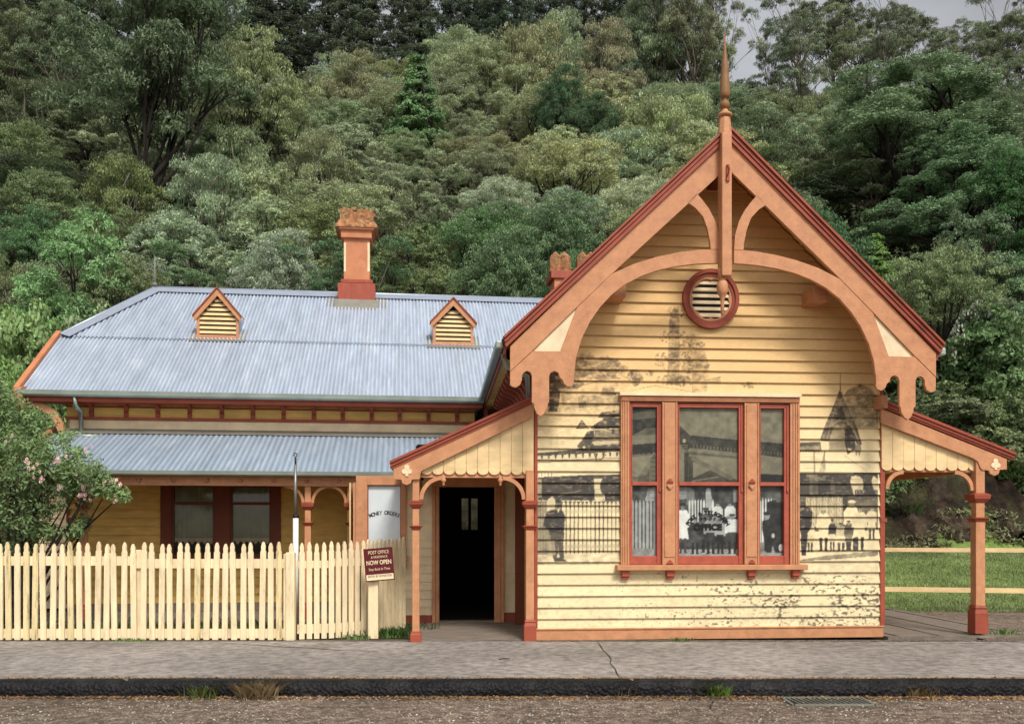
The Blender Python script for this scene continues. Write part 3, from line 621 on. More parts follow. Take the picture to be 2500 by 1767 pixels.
# ================= LEFT PORCH AND RIGHT VERANDAH =================
def trefoil(mb, u, z, r, v0, v1):
    for a in (90, 210, 330): mb.prism(circ(u+r*.8*math.cos(math.radians(a)), z+r*.8*math.sin(math.radians(a)), r*.72, 12), v0-.001*(a/120), v1)
    mb.prism([(u-r*.2, z), (u+r*.2, z), (u+r*.45, z-r*1.7), (u-r*.45, z-r*1.7)], v0-.004, v1)
def post(u, v, name='porch_post', zb0=0.0, ztop=2.12, w=.052, parent=PO, capz=(1.50, 1.60), ringz=(1.22, 1.30), fr=F, hb=.22, mat='terra'):
    mb = MB(fr); mb.box(u-w, u+w, v-w, v+w, zb0, ringz[0]+.02); mb.box(u-w*.92, u+w*.92, v-w*.92, v+w*.92, ringz[1]-.02, capz[0]+.02); mb.box(u-w*.95, u+w*.95, v-w*.95, v+w*.95, capz[1]-.01, ztop)
    p = mb.build(name, mat, parent, bevel=.008)
    q = math.sqrt(2); mb = MB(fr)
    mb.lathe(u, v, [(q*(w+.002), capz[0]-.02), (q*(w+.02), capz[0]), (q*(w+.045), capz[0]+.035), (q*(w+.045), capz[0]+.06), (q*(w+.05), capz[0]+.062), (q*(w+.05), capz[1]), (q*w, capz[1]+.02)], 4, smooth=False); mb.build('capital', 'red', p)
    mb = MB(fr); mb.lathe(u, v, [(q*(w+.002), ringz[0]), (q*(w+.02), ringz[0]+.03), (q*(w+.04), ringz[0]+.05), (q*(w+.04), ringz[1]-.01), (q*w, ringz[1])], 4, smooth=False); mb.build('neck_ring', 'red', p)
    mb = MB(fr); mb.lathe(u, v, [(q*(w+.025), zb0-.02), (q*(w+.025), zb0+hb*.7), (q*(w+.01), zb0+hb*.85), (q*(w+.018), zb0+hb*.9), (q*(w+.0), zb0+hb)], 4, smooth=False); mb.build('post_base', 'red', p, bevel=.004)
    return p
def capH(fr, x, y, v): return fr.fp(x, y, v)[1]
def skillion(side):
    """the lean-to porch roof beside the gable wall; side -1 left, +1 right"""
    f3 = (lambda x, y, v=-.09: F.fp(*c3(x, y), v)) if side < 0 else (lambda x, y, v=-.09: F.fp(*c6(x, y), v))
    if side < 0:
        hi, lo = f3(1080, 146), f3(328, 488); f_lo_in = [(1080,255),(495,540),(489,560),(487,583),(445,585),(440,604),(418,614),(396,606),(388,585),(348,583),(348,522)]
        top_in = [(1080,182),(348,522)]
    else:
        hi, lo = f3(405, 254), f3(1063, 518); f_lo_in = [(405,370),(860,545),(885,562),(895,590),(905,603),(938,605),(945,622),(966,632),(986,622),(992,602),(1027,600),(1027,548)]
        top_in = [(405,300),(1027,548)]
    k = (hi[1]-lo[1])/(hi[0]-lo[0])
    R_ = PO
    mb = MB(F); face = [f3(*top_in[0])]+[f3(*p) for p in f_lo_in]; mb.prism(face, -.11, -.07); bg = mb.build('porch_bargeboard', 'terra', R_, bevel=.003)
    mb = MB(F); c = f3(*((419, 540) if side < 0 else (970, 577))); trefoil(mb, c[0], c[1]+.012, .046, -.118, -.108); mb.build('trefoil', 'palecream', bg)
    for j, (dv, d0, d1) in enumerate(((-.16, 0, -.035), (-.14, -.036, -.075), (-.125, -.076, -.10))):
        e0, e1 = hi, (lo[0]-side*.01*j, lo[1]+ -side*k*0)
        mb = MB(F); mb.prism([(e0[0], e0[1]+d0), (e1[0], e1[1]+d0), (e1[0], e1[1]+d1), (e0[0], e0[1]+d1)], dv, -.05); mb.build('porch_moulding', 'red', R_)
    vend = 2.5 if side < 0 else 7.5
    mb = MB(F); n = int((vend+.1)/.076*6); pts=[]; fs=[]
    for i in range(n+1):
        v = -.1+(vend+.1)*i/n; a = .010*math.sin(2*math.pi*v/.076); pts += [(hi[0], v, hi[1]-.03+a), (lo[0], v, lo[1]-.03+a)]
    for i in range(n): fs.append((2*i, 2*i+1, 2*i+3, 2*i+2))
    mb.add(pts, fs, True); mb.build('porch_roof', 'galv', R_)
    mb = MB(F); mb.prism([(hi[0], hi[1]-.06), (lo[0], lo[1]-.06), (lo[0], lo[1]-.08), (hi[0], hi[1]-.08)], -.06, vend); mb.build('porch_lining', 'shadecream', R_)
    # scalloped valance boards
    if side < 0: ub_, ua_, zb2 = f3(1088, 560, -.03)[0], f3(492, 560, -.03)[0], f3(800, 560, -.03)[1]; nb = 10
    else: ua_, ub_, zb2 = f3(408, 604, -.03)[0], f3(892, 604, -.03)[0], f3(650, 606, -.03)[1]; nb = 9
    mb = MB(F); bw = (ub_-ua_)/nb; r = bw*.5
    for i in range(nb):
        a = ua_+i*bw+.002; b = a+bw-.004; cu_ = (a+b)/2
        zt_ = lambda u: hi[1]+(u-hi[0])*k-.14
        zlow = zb2+r*.75
        if min(zt_(a), zt_(b)) < zlow+.01:
            zlow = min(zt_(a), zt_(b))-.01 
        sc_ = [(cu_+(b-a)/2*math.cos(t), zlow-r*.75*math.sin(t)) for t in np.linspace(0, math.pi, 11)]
        mb.prism([(a, zt_(a)), (b, zt_(b))]+sc_, -.045-.002*(i%2), -.025)
    mb.build('valance', 'cream', R_)
    return hi, lo, k, bg
hiL, loL, kL, _ = skillion(-1)
hiR, loR, kR, _ = skillion(1)
uPL = F.fp(*c3(466, 1000), -.03)[0]; uPR = F.fp(*c3(1067, 1000), -.03)[0]
cz = [F.fp(*c3(460, y), -.05)[1] for y in (742, 702, 852, 826)]
for u in (uPL, uPR): post(u, -.03, zb0=0, ztop=2.1 if u == uPL else 2.2, w=.046+(0 if u == uPL else .008), capz=(cz[0]+.03, cz[1]), ringz=(cz[2], cz[3]), hb=.14 if u == uPL else .28)
cz = [F.fp(*c6(890, y), -.05)[1] for y in (768, 724, 860, 836)]; uRR = F.fp(*c6(887, 1000), -.03)[0]
post(uRR, -.03, zb0=F.fp(*c6(885, 1395), -.05)[1]-.02, ztop=2.35, w=.066, capz=(cz[0]+.03, cz[1]), ringz=(cz[2], cz[3]), hb=.36)
mb = MB(F); mb.box(wallR+.005, wallR+.055, -.03, .03, .15, 2.2); mb.box(wallR+.0, wallR+.08, -.04, .03, cz[2], cz[2]+.05); mb.build('wall_pilaster', 'red', PO)
# curved brackets
def quarter(u, z, r, side, t=.05, v0=-.05, v1=-.01, name='arch_bracket', fr=F, mat='terra', parent=PO):
    """band leaving a post at u (its face), rising to the beam at z; side +1 opens to the right"""
    c = (u+side*r, z-r); a = (180, 90) if side > 0 else (0, 90)
    mb = MB(fr); mb.prism(arcband(c[0], c[1], r-t, r, a[0], a[1], 12), v0, v1); return mb.build(name, mat, parent)
zBL = F.fp(*c3(640, 566), -.03)[1]
quarter(uPL+.045, zBL, .30, 1); quarter(uPR-.052, zBL, .30, -1)
for x in (612, 912):
    p0 = F.fp(*c3(x, 590), -.03); mb = MB(F); mb.lathe(p0[0], -.03, [(.006, p0[1]-.07), (.02, p0[1]-.05), (.012, p0[1]-.03), (.034, p0[1]-.01), (.034, p0[1]+.015), (.02, p0[1]+.03), (.02, zBL)], 12); mb.build('pendant_drop', 'terra', PO)
mb = MB(F); mb.box(uPL, uPR, -.02, .03, zBL-.02, zBL+.05); mb.build('porch_beam', 'terra', PO)
zBR = F.fp(*c6(700, 605), -.03)[1]
quarter(wallR+.055, zBR, .25, 1); quarter(uRR-.06, zBR, .27, -1)
mb = MB(F); mb.box(wallR+.05, uRR, -.02, .03, zBR-.02, zBR+.04); mb.box(uRR-.04, uRR+.04, .03, 7.4, 2.2, 2.32); mb.build('porch_beam', 'terra', PO)
mb = MB(F); mb.box(uPL-.04, uPL+.04, .03, 2.0, 2.0, 2.14); mb.build('porch_beam', 'terra', PO)
post(uRR, 7.3, zb0=0, ztop=2.3, w=.06, hb=.3)
# porch floor: boards running across
mb = MB(F)
for k in range(16): mb.box(-1.62, -.0, .0+k*.135, .0+k*.135+.131, -.02, .012+.003*(k%3))
mb.build('porch_floor', 'deck', PO)
# door wall
DV = 2.1
def f3d(x, y, v=DV): return F.fp(*c3(x, y), v)
dl, dr = f3d(590, 900)[0], f3d(880, 900)[0]; dt = f3d(700, 625)[1]
wl = f3d(196, 900)[0]
ml, mr, mt = f3d(212, 700)[0], f3d(388, 700)[0], f3d(300, 615)[1]
mb = MB(F); weatherboards(mb, DV, .12, 2.42, .128, lambda z: (wl if z < 2.13 else -1.5, 0.0), [(dl-.05, dr+.05, 0, dt+.05), (ml-.0, mr, 1.0, mt)], lip=.02)
mb.build('porch_wall', 'palecream', PO)
mb = MB(F); mb.box(wl, dl-.1, DV-.03, DV+.02, 0, .13); mb.build('skirting', 'red', PO); mb = MB(F); mb.box(dr+.12, 0, DV-.03, DV+.02, 0, .16); mb.build('skirting', 'red', PO)
ol, orr, ot = f3d(552, 900)[0], f3d(930, 900)[0], f3d(700, 598)[1]
mb = MB(F)
for (a, b, vv) in ((ol, ol+.05, -.07), (ol+.053, ol+.10, -.05), (ol+.10, dl+.0, -.03)): mb.box(a, b, DV+vv, DV+.04, 0.0, dt+.0); 
for (a, b, vv) in ((orr-.05, orr, -.07), (orr-.10, orr-.053, -.05), (dr, orr-.10, -.03)): mb.box(a, b, DV+vv, DV+.04, 0.0, dt)
mb.box(ol-.005, orr+.005, DV-.075, DV+.04, dt+.001, ot+.08); mb.box(ol-.02, orr+.02, DV-.09, DV, ot+.081, ot+.12)
DR = mb.build('doorway', 'terra', PO, bevel=.004)
mb = MB(F); mb.box(dl, dr, DV-.02, DV+.16, -.01, .035); mb.build('threshold', 'deck', DR)
# corridor behind the open door
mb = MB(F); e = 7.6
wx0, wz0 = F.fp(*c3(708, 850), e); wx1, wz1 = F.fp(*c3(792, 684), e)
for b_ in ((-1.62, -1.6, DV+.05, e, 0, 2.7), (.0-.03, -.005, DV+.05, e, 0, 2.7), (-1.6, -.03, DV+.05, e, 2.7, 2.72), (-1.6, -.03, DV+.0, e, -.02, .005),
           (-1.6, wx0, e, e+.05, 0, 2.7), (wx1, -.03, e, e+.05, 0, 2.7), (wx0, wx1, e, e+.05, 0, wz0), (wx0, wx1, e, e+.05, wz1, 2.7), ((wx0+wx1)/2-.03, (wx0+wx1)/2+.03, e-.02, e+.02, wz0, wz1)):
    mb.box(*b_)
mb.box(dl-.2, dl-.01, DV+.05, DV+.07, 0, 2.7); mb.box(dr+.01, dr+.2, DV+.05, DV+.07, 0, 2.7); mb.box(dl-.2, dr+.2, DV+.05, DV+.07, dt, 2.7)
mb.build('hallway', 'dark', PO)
# brown board beside the right porch post
mb = MB(F); a, b = f3d(992, 900, 1.7)[0], f3d(1048, 900, 1.7)[0]; mb.box(a, -.005, 1.7, 1.78, 0.0, 2.4); mb.build('door_leaf', 'darkbrown', PO)
# money orders window
mb = MB(F); fl, fr2 = f3d(150, 700, DV-.05)[0], f3d(410, 700, DV-.05)[0]
mb.box(fl, ml, DV-.08, DV+.05, .9, mt+.14); mb.box(mr, mr+.075, DV-.08, DV+.05, 1.02, mt+.14); mb.box(ml, mr, DV-.08, DV+.05, mt, mt+.14)
mb.box(fl-.04, mr+.11, DV-.14, DV, 1.02-.07, 1.02); mb.box(mr+.02, mr+.09, DV-.11, DV, .84, .95)
MW_ = mb.build('order_window', 'terra', PO, bevel=.004)
mb = MB(F); mb.box(ml, ml+.012, DV-.05, DV, 1.02, mt); mb.box(mr-.012, mr, DV-.05, DV, 1.02, mt); mb.box(ml+.012, mr-.012, DV-.05, DV, mt-.012, mt); mb.build('sash', 'red', MW_)
mb = MB(F); mb.box(ml+.012, mr-.012, DV-.02, DV, 1.02, mt-.012); mb.build('pane', 'frost', MW_)
mc = f3d(300, 812, DV); items = arc_text('MONEY ORDERS', mc[0], mc[1]-.35, .5, -24, 25, .080, 'ink', F, DV-.026, .001, .82)
join_text(items, 'lettering', MW_)
mb = MB(F); u_ = f3d(150, 700)[0]; mb.box(u_-.04, u_, DV-.06, DV+.9, 0, 2.13); mb.build('corner_post', 'terra', PO)
mb = MB(F); mb.box(u_-.1, u_-.08, DV, DV+1.9, 0, 2.13); mb.build('room_wall', 'cream', PO)
# --- scroll brackets, gutter and downpipe under the left eave of the gable roof
scroll = [(0,3.22),(-.09,3.24),(-.12,3.30),(-.09,3.36),(-.13,3.42),(-.20,3.46),(-.30,3.49),(-.34,3.55),(-.33,3.62),(0,3.62)]
for side in (0, 1):
    for k in range(10 if side == 0 else 6):
        mb = MB(F); v = .22+k*.40; P_ = [(a, b) for a, b in scroll]
        if side: P_ = [(fm(a), b) for a, b in P_]
        mb.prism(P_, v, v+.09); mb.build('eave_bracket', 'red', PO)
for side in (0, 1):
    e = -.47; g = (lambda u: fm(u)) if side else (lambda u: u)
    a, b = sorted((g(e-.10), g(e))); mb = MB(F); mb.box(a, b, -.60, 4.6 if side == 0 else 9, 3.66, 3.76); mb.build('gutter', 'galvdark', PO, bevel=.02)
    a, b = sorted((g(e+.002), g(e+.03))); mb = MB(F); mb.box(a, b, -.58, 9, 3.60, 3.735); mb.build('fascia', 'red', PO)
    a, b = sorted((g(e+.032), g(-.005))); mb = MB(F); mb.box(a, b, .03, 9, 3.622, 3.64); mb.build('eave_soffit', 'shadecream', PO)
mb = MB(F); mb.tube([(-.47, -.30, 3.68), (-.40, -.25, 3.5), (-.12, .0, 3.42), (-.10, .02, 3.05)], .035, 10); mb.build('downpipe', 'galvdark', PO)
# right verandah deck
mb = MB(F)
for k in range(14): mb.box(wallR+.06+k*.145, wallR+.06+k*.145+.139, -.10, 8, -.05, .012+.003*((k*7)%4))
mb.build('verandah_deck', 'deck', PO); mb = MB(F); mb.box(wallR+.04, wallR+2.6, -.15, -.105, -.06, .02); mb.build('deck_edge', 'deck', PO)
# ================= RESIDENCE WING (same building) =================
EZ, KR, EV = 3.72, .708, -.5
RV = 3.2
zf = lambda v: EZ+KR*(v-EV)
zr = zf(RV)
uh, vh, zh = W.slope(139, 822, EZ, KR, EV); ur = W.fp(378, 707, RV)[0]
uL = -4.19
vh = min(vh, RV-.4)
def vhi(u):
    if u < uL+.02: return vh
    return min(RV, vh+(RV-vh)*(u-uL)/(ur-uL))
mb = MB(W)
def vmid(u): return min(1.25, vhi(u))
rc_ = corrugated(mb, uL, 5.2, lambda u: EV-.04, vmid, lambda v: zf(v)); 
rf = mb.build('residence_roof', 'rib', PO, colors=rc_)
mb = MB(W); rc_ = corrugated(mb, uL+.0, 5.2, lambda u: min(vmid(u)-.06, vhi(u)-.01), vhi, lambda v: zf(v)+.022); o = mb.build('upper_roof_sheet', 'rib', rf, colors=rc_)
mb = MB(W)   # back slope and half hip
mb.add([(uL, 2*RV-vh, zh), (uL, 2*RV-EV, EZ), (5.2, 2*RV-EV, EZ), (5.2, RV, zr), (ur, RV, zr)], [(0,1,2,3,4)])
mb.add([(uL, vh, zh), (ur, RV, zr), (uL, 2*RV-vh, zh)], [(0,1,2)]); mb.add([(uL,vh,zh-.02),(uL,2*RV-vh,zh-.02),(uL,2*RV-EV,EZ),(uL,EV,EZ-.02)], [(0,1,2,3)])
mb.build('back_roof', 'galv', PO)
# ridge and hip flashing
def strip(mb, a, b, w, up=.03):   # flat folded strip on the front side of an edge
    A_, B_ = Vector(a), Vector(b); d = (B_-A_).normalized(); nrm = Vector((0, -KR, 1)).normalized(); s = d.cross(nrm).normalized()
    if s.y > 0: s = -s
    mb.add([tuple(A_+nrm*up), tuple(B_+nrm*up), tuple(B_+s*w+nrm*(up*.8)), tuple(A_+s*w+nrm*(up*.8)), tuple(A_+nrm*up-Vector((0,-.12,.08))), tuple(B_+nrm*up-Vector((0,-.12,.08)))], [(0,3,2,1),(0,1,5,4)])
mb = MB(W); strip(mb, (ur-.05, RV, zr), (5.2, RV, zr), .20, .06); mb.tube([(ur-.05, RV, zr+.06), (5.2, RV, zr+.06)], .022); strip(mb, (uL-.0, vh, zh), (ur, RV, zr), .20, .065); mb.tube([(uL, vh, zh+.06), (ur, RV, zr+.06)], .022)
fl_ = mb.build('ridge_flashing', 'flash', PO)
# gutter, fascia, frieze
mb = MB(W); mb.prismu([(EV-.15, EZ-.02), (EV-.14, EZ-.09), (EV-.11, EZ-.115), (EV-.03, EZ-.115), (EV-.03, EZ-.02), (EV-.05, EZ-.02), (EV-.05, EZ-.09), (EV-.12, EZ-.09), (EV-.13, EZ-.02)], uL-.03, 3.42); mb.build('gutter', 'galvdark', PO)
mb = MB(W); mb.box(uL+.02, 3.4, EV-.028, EV+.0, EZ-.19, EZ-.03); mb.box(uL+.02, 3.4, EV+.002, .0, EZ-.17, EZ-.15); mb.build('fascia', 'red', PO)
mb = MB(W); mb.box(-3.65, 3.3, -.03, .0, 3.335, EZ-.17); mb.build('frieze_board', 'shadecream', PO)
mb = MB(W); mb.box(-3.66, 3.3, -.075, .0, 3.285, 3.333); mb.box(-3.66, 3.3, -.05, -.031, EZ-.225, EZ-.20); mb.build('frieze_moulding', 'red', PO)
mb = MB(W); mb.box(-3.64, 3.3, -.035, .0, 3.09, 3.284); mb.build('frieze_board', 'palecream', PO)
br = [(0,3.335),(-.06,3.335),(-.07,3.40),(-.055,3.45),(-.08,3.50),(-.15,3.53),(-.20,3.52),(-.25,3.545),(0,3.545)]
for x in (203, 281, 352, 424, 496, 566, 635, 703, 768, 833, 896, 961, 1025, 1090):
    u = W.fp(x/.9184, 1000, -.1)[0]; mb = MB(W); mb.prismu(br, u-.035, u+.035); b_ = mb.build('eave_bracket', 'red', PO)
# left bargeboard, corner and side eave
mb = MB(W); a = .05
for (v0, v1) in ((EV-.12, vh+.05),):
    P_ = [(v0, zf(v0)+.09), (v1, zf(v1)+.09), (v1, zf(v1)-.12), (v0, zf(v0)-.14)]
    mb.prismu(P_, uL-.10, uL-.01)
mb.build('bargeboard', 'brick', PO)
mb = MB(W); mb.prismu([(EV-.14, EZ+.02), (EV-.14, EZ-.16), (EV-.08, EZ-.32), (EV+.03, EZ-.50), (EV+.10, EZ-.56), (EV+.14, EZ-.3), (EV+.3, EZ+.1)], uL-.07, uL+.05); mb.build('eave_corner', 'terra', PO)
mb = MB(W); mb.prism([(uL+.02, EZ-.17), (uL+.10, EZ-.2), (-3.85, EZ-.24), (-3.68, EZ-.34), (-3.58, EZ-.55), (-3.56, EZ-.7), (-3.64, EZ-.72), (-3.72, EZ-.5), (-3.85, EZ-.36), (-4.0, EZ-.30), (uL+.02, EZ-.29)], -.42, -.36); mb.build('corner_brace', 'terra', PO)
# main wall of the wing
gw = [W.fp(*c2(x, 300), .0)[0] for x in (955, 1668)]; wz0 = W.fp(*c2(1300, 648), 0)[1]; wz1 = W.fp(*c2(1300, 195), 0)[1]
mb = MB(W); weatherboards(mb, 0, .15, 3.1, .147, lambda z: (-3.62, 3.3), [(gw[0], gw[1], wz0, wz1), (2.25, 3.3, 0, 2.75)], lip=.045); mb.build('residence_wall', 'shadecream', PO)
mb = MB(W); mb.box(-3.64, 2.25, -.035, .0, .0, .15); mb.build('plinth', 'red', PO)
mb = MB(W); mb.box(-3.66, -3.60, -.035, .02, .15, 3.28); mb.build('corner_board', 'red', PO)
mb = MB(W); mb.box(-3.64, -3.62, .02, 6.4, 0, 3.7); mb.box(-3.62, -.6, 6.4, 6.42, 0, 3.7); mb.build('side_wall', 'cream', PO)
mb = MB(W); weatherboards(mb, .9, 0, 2.7, .147, lambda z: (-4.45, -3.66), [], lip=.022); mb.build('lean_to_wall', 'palecream', PO)
mb = MB(W); mb.add([(-4.75,.55,2.95),(-3.66,.55,2.98),(-3.66,2.8,3.3),(-4.75,2.8,3.3)], [(0,1,2,3)]); mb.box(-4.8,-3.66,.45,.55,2.86,2.95); mb.box(-4.5,-3.7,.56,.6,2.6,2.85); mb.build('lean_to_roof', 'galvdark', PO)
# residence window
mb = MB(W); cx0 = [W.fp(*c2(x, 300), -.03)[0] for x in (955, 1020, 1277, 1368, 1612, 1668)]; zt0 = W.fp(*c2(1300, 203), -.03)[1]; zm0 = W.fp(*c2(1300, 312), -.03)[1]; zs0 = wz0+.07
for a, b in ((0, 1), (2, 3), (4, 5)): mb.box(cx0[a], cx0[b], -.06, .05, wz0, wz1)
mb.box(cx0[0], cx0[5], -.06, .05, wz1-.02, wz1+.04); mb.box(cx0[0]-.04, cx0[5]+.04, -.12, .05, wz0-.02, wz0+.03)
WN2 = mb.build('residence_window', 'darkbrown', PO)
for a, b in ((1, 2), (3, 4)):
    mb = MB(W); t = .035; mb.box(cx0[a], cx0[a]+t, -.03, .03, wz0+.03, zt0); mb.box(cx0[b]-t, cx0[b], -.03, .03, wz0+.03, zt0); mb.box(cx0[a]+t, cx0[b]-t, -.03, .03, zt0-t, zt0); mb.box(cx0[a]+t, cx0[b]-t, -.035, .03, zm0-.025, zm0+.025); mb.box(cx0[a]+t, cx0[b]-t, -.03, .03, wz0+.03, zs0+.03); mb.build('sash', 'darkbrown', WN2)
    mb = MB(W); mb.box(cx0[a]+t, cx0[b]-t, -.004, .0, zs0, zt0-t); mb.build('pane', 'glass2', WN2)
    mb = MB(W); n = 30; pts = []
    for i in range(n+1):
        u = cx0[a]+t+(cx0[b]-cx0[a]-2*t)*i/n; vv = .06+.015*math.sin(i*1.7); pts += [(u, vv, zs0+.28+.03*math.sin(i*1.3)), (u, vv, zt0-.02)]
    mb.add(pts, [(2*i, 2*i+2, 2*i+3, 2*i+1) for i in range(n)], True); mb.build('curtain', 'curtain', WN2)
    mb = MB(W); mb.add([(u_[0], u_[1]-.01, u_[2]-(.05 if k_ % 2 == 0 else u_[2]-zs0-.31)) for k_, u_ in enumerate(pts)], [(2*i, 2*i+2, 2*i+3, 2*i+1) for i in range(n)], True); mb.build('reflection_band', 'palecream', WN2)  # pale wavy band painted in for the reflection low in the panes
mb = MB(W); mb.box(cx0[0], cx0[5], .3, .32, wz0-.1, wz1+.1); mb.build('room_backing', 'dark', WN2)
# verandah roof
VZ0, VK, VV = 2.33, .415, -1.9
vz = lambda v: VZ0+VK*(v-VV)
uVL, uVR = -3.78, W.fp(*c3(-20, 500), VV)[0]+3.0
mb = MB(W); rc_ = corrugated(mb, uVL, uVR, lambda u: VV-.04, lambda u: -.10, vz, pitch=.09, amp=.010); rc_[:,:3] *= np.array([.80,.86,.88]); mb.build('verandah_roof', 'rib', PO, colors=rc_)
mb = MB(W); mb.add([(uVL, -.24, vz(-.24)+.02), (uVR, -.24, vz(-.24)+.02), (uVR, -.035, vz(-.1)+.06), (uVL, -.035, vz(-.1)+.06)], [(0,1,2,3)]); mb.build('verandah_flashing', 'lead', PO)
vgr = W.fp(952, 1150, VV-.1)[0]+.1
mb = MB(W); mb.prismu([(VV-.16, VZ0-.015), (VV-.15, VZ0-.07), (VV-.12, VZ0-.09), (VV-.04, VZ0-.09), (VV-.04, VZ0-.015), (VV-.06, VZ0-.015), (VV-.06, VZ0-.07), (VV-.14, VZ0-.07), (VV-.145, VZ0-.015)], uVL-.02, vgr); mb.build('verandah_gutter', 'galvdark', PO)
mb = MB(W); mb.prismu([(VV-.1, vz(VV-.1)+.06), (-.05, vz(-.05)+.07), (-.05, vz(-.05)-.1), (VV-.1, vz(VV-.1)-.1)], uVL-.10, uVL-.02); mb.build('verandah_bargeboard', 'brick', PO)
mb = MB(W); mb.box(uVL, vgr, -1.83, -1.75, 2.10, 2.235); mb.box(uVL, vgr, -1.845, -1.83, 2.2, 2.235); bm = mb.build('verandah_beam', 'terra', PO)
mb = MB(W); mb.add([(uVL, -1.8, vz(-1.8)-.05), (uVR, -1.8, vz(-1.8)-.05), (uVR, 0, vz(0)-.05), (uVL, 0, vz(0)-.05)], [(3,2,1,0)]); mb.build('verandah_lining', 'shadecream', PO)
for x in (340, 423, 505, 587, 668, 748, 828, 900):
    u = W.fp(x, 1165, -1.85)[0]; mb = MB(W); mb.lathe(u, -1.80, [(.02, 2.13), (.03, 2.14)], 8); mb.tube([(u, -1.87, 2.175), (u, -1.83, 2.175)], [.022, .03], 10); mb.build('rafter_knob', 'terra', PO)
# verandah posts
capz = [W.fp(*c10(410, y), -1.75)[1] for y in (592, 520, 745, 706)]
upost = [W.fp(x, 1300, -1.75)[0] for x in (205, 752, 856)]
for u in upost: post(u, -1.75, 'verandah_post', 0, 2.12, .05, PO, (capz[0]+.03, capz[1]), (capz[2], capz[3]), W, .3)
for u, s, r in ((upost[0], 1, .26), (upost[0], -1, .26), (upost[1], -1, .3), (upost[1], 1, (upost[2]-upost[1])/2-.05), (upost[2], -1, (upost[2]-upost[1])/2-.05)):
    quarter(u+s*.048, 2.12, r, s, .045, -1.77, -1.73, fr=W)
# verandah deck
mb = MB(W)
for k in range(13): mb.box(-3.9, 1.3, -1.95+k*.15, -1.95+k*.15+.145, -.03, .02+.003*(k%3))
mb.build('verandah_deck', 'deck', PO); mb = MB(W); mb.box(-3.9, 1.3, -1.99, -1.953, -.06, .0); mb.build('deck_edge', 'red', PO)
mb = MB(W); mb.box(-3.62, 1.2, -.12, -.04, .023, .15); mb.build('wall_bench_board', 'deck', PO)
# downpipe and spreader
def w1(x, y, v): q = W.fp(*c1(x, y), v); return (q[0], v, q[1])
mb = MB(W); p1 = w1(467, 800, -.56); p2 = w1(467, 872, -.56); p3 = w1(502, 900, -.14); p4 = w1(507, 1035, -.14)
mb.tube([p1, p2, p3, p4, (p4[0]-.1, -.3, p4[2]-.06)], .042, 10); mb.build('downpipe', 'galvdark', PO)
mb = MB(W); a = w1(430, 1057, -.35); b = w1(620, 1057, -.35); mb.tube([(a[0], -.35, a[2]), (b[0], -.35, a[2])], .04, 10); mb.build('spreader_pipe', 'galvdark', PO)
# roof vents (little louvred gablets)
def gablet(apx, apy, x0, x1, ytop, ybot):
    """apex, body left/right, eave row, sill row - source pixels"""
    u0, vb, zb0 = W.slope((x0+x1)/2, ybot, EZ, KR, EV)
    a0, z0 = W.fp(x0, ybot, vb); a1, _ = W.fp(x1, ybot, vb); _, ze_ = W.fp(x0, ytop, vb); ua_, za_ = W.fp(apx, apy, vb); ua_ = (a0+a1)/2; hw = (a1-a0)/2
    z0 -= .02
    dep = lambda z: (z-z0)/KR
    g = MB(W); g.add([(a0, vb, z0), (a1, vb, z0), (a1, vb, ze_), (ua_, vb, za_-.05), (a0, vb, ze_), (a0, vb+dep(ze_), ze_), (a1, vb+dep(ze_), ze_), (ua_, vb+dep(za_), za_-.05)],
        [(1,2,6),(0,5,4),(2,3,7,6),(4,5,7,3)]); G = g.build('roof_vent', 'galv', PO)
    t = .05; k = (za_-ze_)/hw; o_ = .045
    for s in (-1, 1):
        mb = MB(W); e_ = hw+o_
        mb.prism([(ua_, za_+.02), (ua_+s*e_, za_+.02-k*e_), (ua_+s*e_, za_-.085-k*e_), (ua_+s*(e_-.06), za_-.10-k*(e_-.06)), (ua_, za_-.12)], vb-.10, vb-.06); mb.build('vent_bargeboard', 'terra', G)
        mb = MB(W); mb.prism([(ua_, za_+.05), (ua_+s*(e_+.02), za_+.05-k*(e_+.02)), (ua_+s*(e_+.02), za_+.021-k*(e_+.02)), (ua_, za_+.021)], vb-.13, vb+.12); mb.build('vent_moulding', 'red', G)
        mb = MB(W); mb.box(ua_+s*hw-(t if s > 0 else 0), ua_+s*hw+(0 if s > 0 else t), vb-.05, vb+.02, z0, ze_+.02); mb.build('vent_jamb', 'terra', G)
    mb = MB(W); mb.box(a0-.01, a1+.01, vb-.07, vb+.02, z0-.01, z0+.07); mb.build('vent_sill', 'terra', G)
    zz = z0+.10; i = 0
    while zz < za_-.2:
        h_ = min(hw-t, (za_-.14-zz)/k) if zz > ze_ else hw-t
        if h_ > .04:
            mb = MB(W); mb.add([(ua_-h_, vb-.045, zz), (ua_+h_, vb-.045, zz), (ua_+h_, vb-.0, zz+.068), (ua_-h_, vb-.0, zz+.068)], [(0,1,2,3)]); mb.build('louvre', 'cream', G)
        zz += .085
    mb = MB(W); mb.prism([(a0+t, z0+.07), (a1-t, z0+.07), (a1-t, ze_), (ua_, za_-.15), (a0+t, ze_)], vb+.005, vb+.012); mb.build('backing', 'dark', G)
    mb = MB(W); mb.add([(a0-.12, vb-.16, zf(vb-.16)+.02), (a1+.12, vb-.16, zf(vb-.16)+.02), (a1+.14, vb+.3, zf(vb+.3)+.02), (a0-.14, vb+.3, zf(vb+.3)+.02)], [(0,1,2,3)]); mb.build('lead_apron', 'lead', G)
gablet(*c1(1335, 150), c1(1228, 0)[0], c1(1490, 0)[0], c1(0, 300)[1], c1(0, 445)[1])
gablet(cd(1017, 0)[0], cd(0, 674)[1], cd(971, 0)[0], cd(1061, 0)[0], cd(0, 721)[1], cd(0, 772)[1])
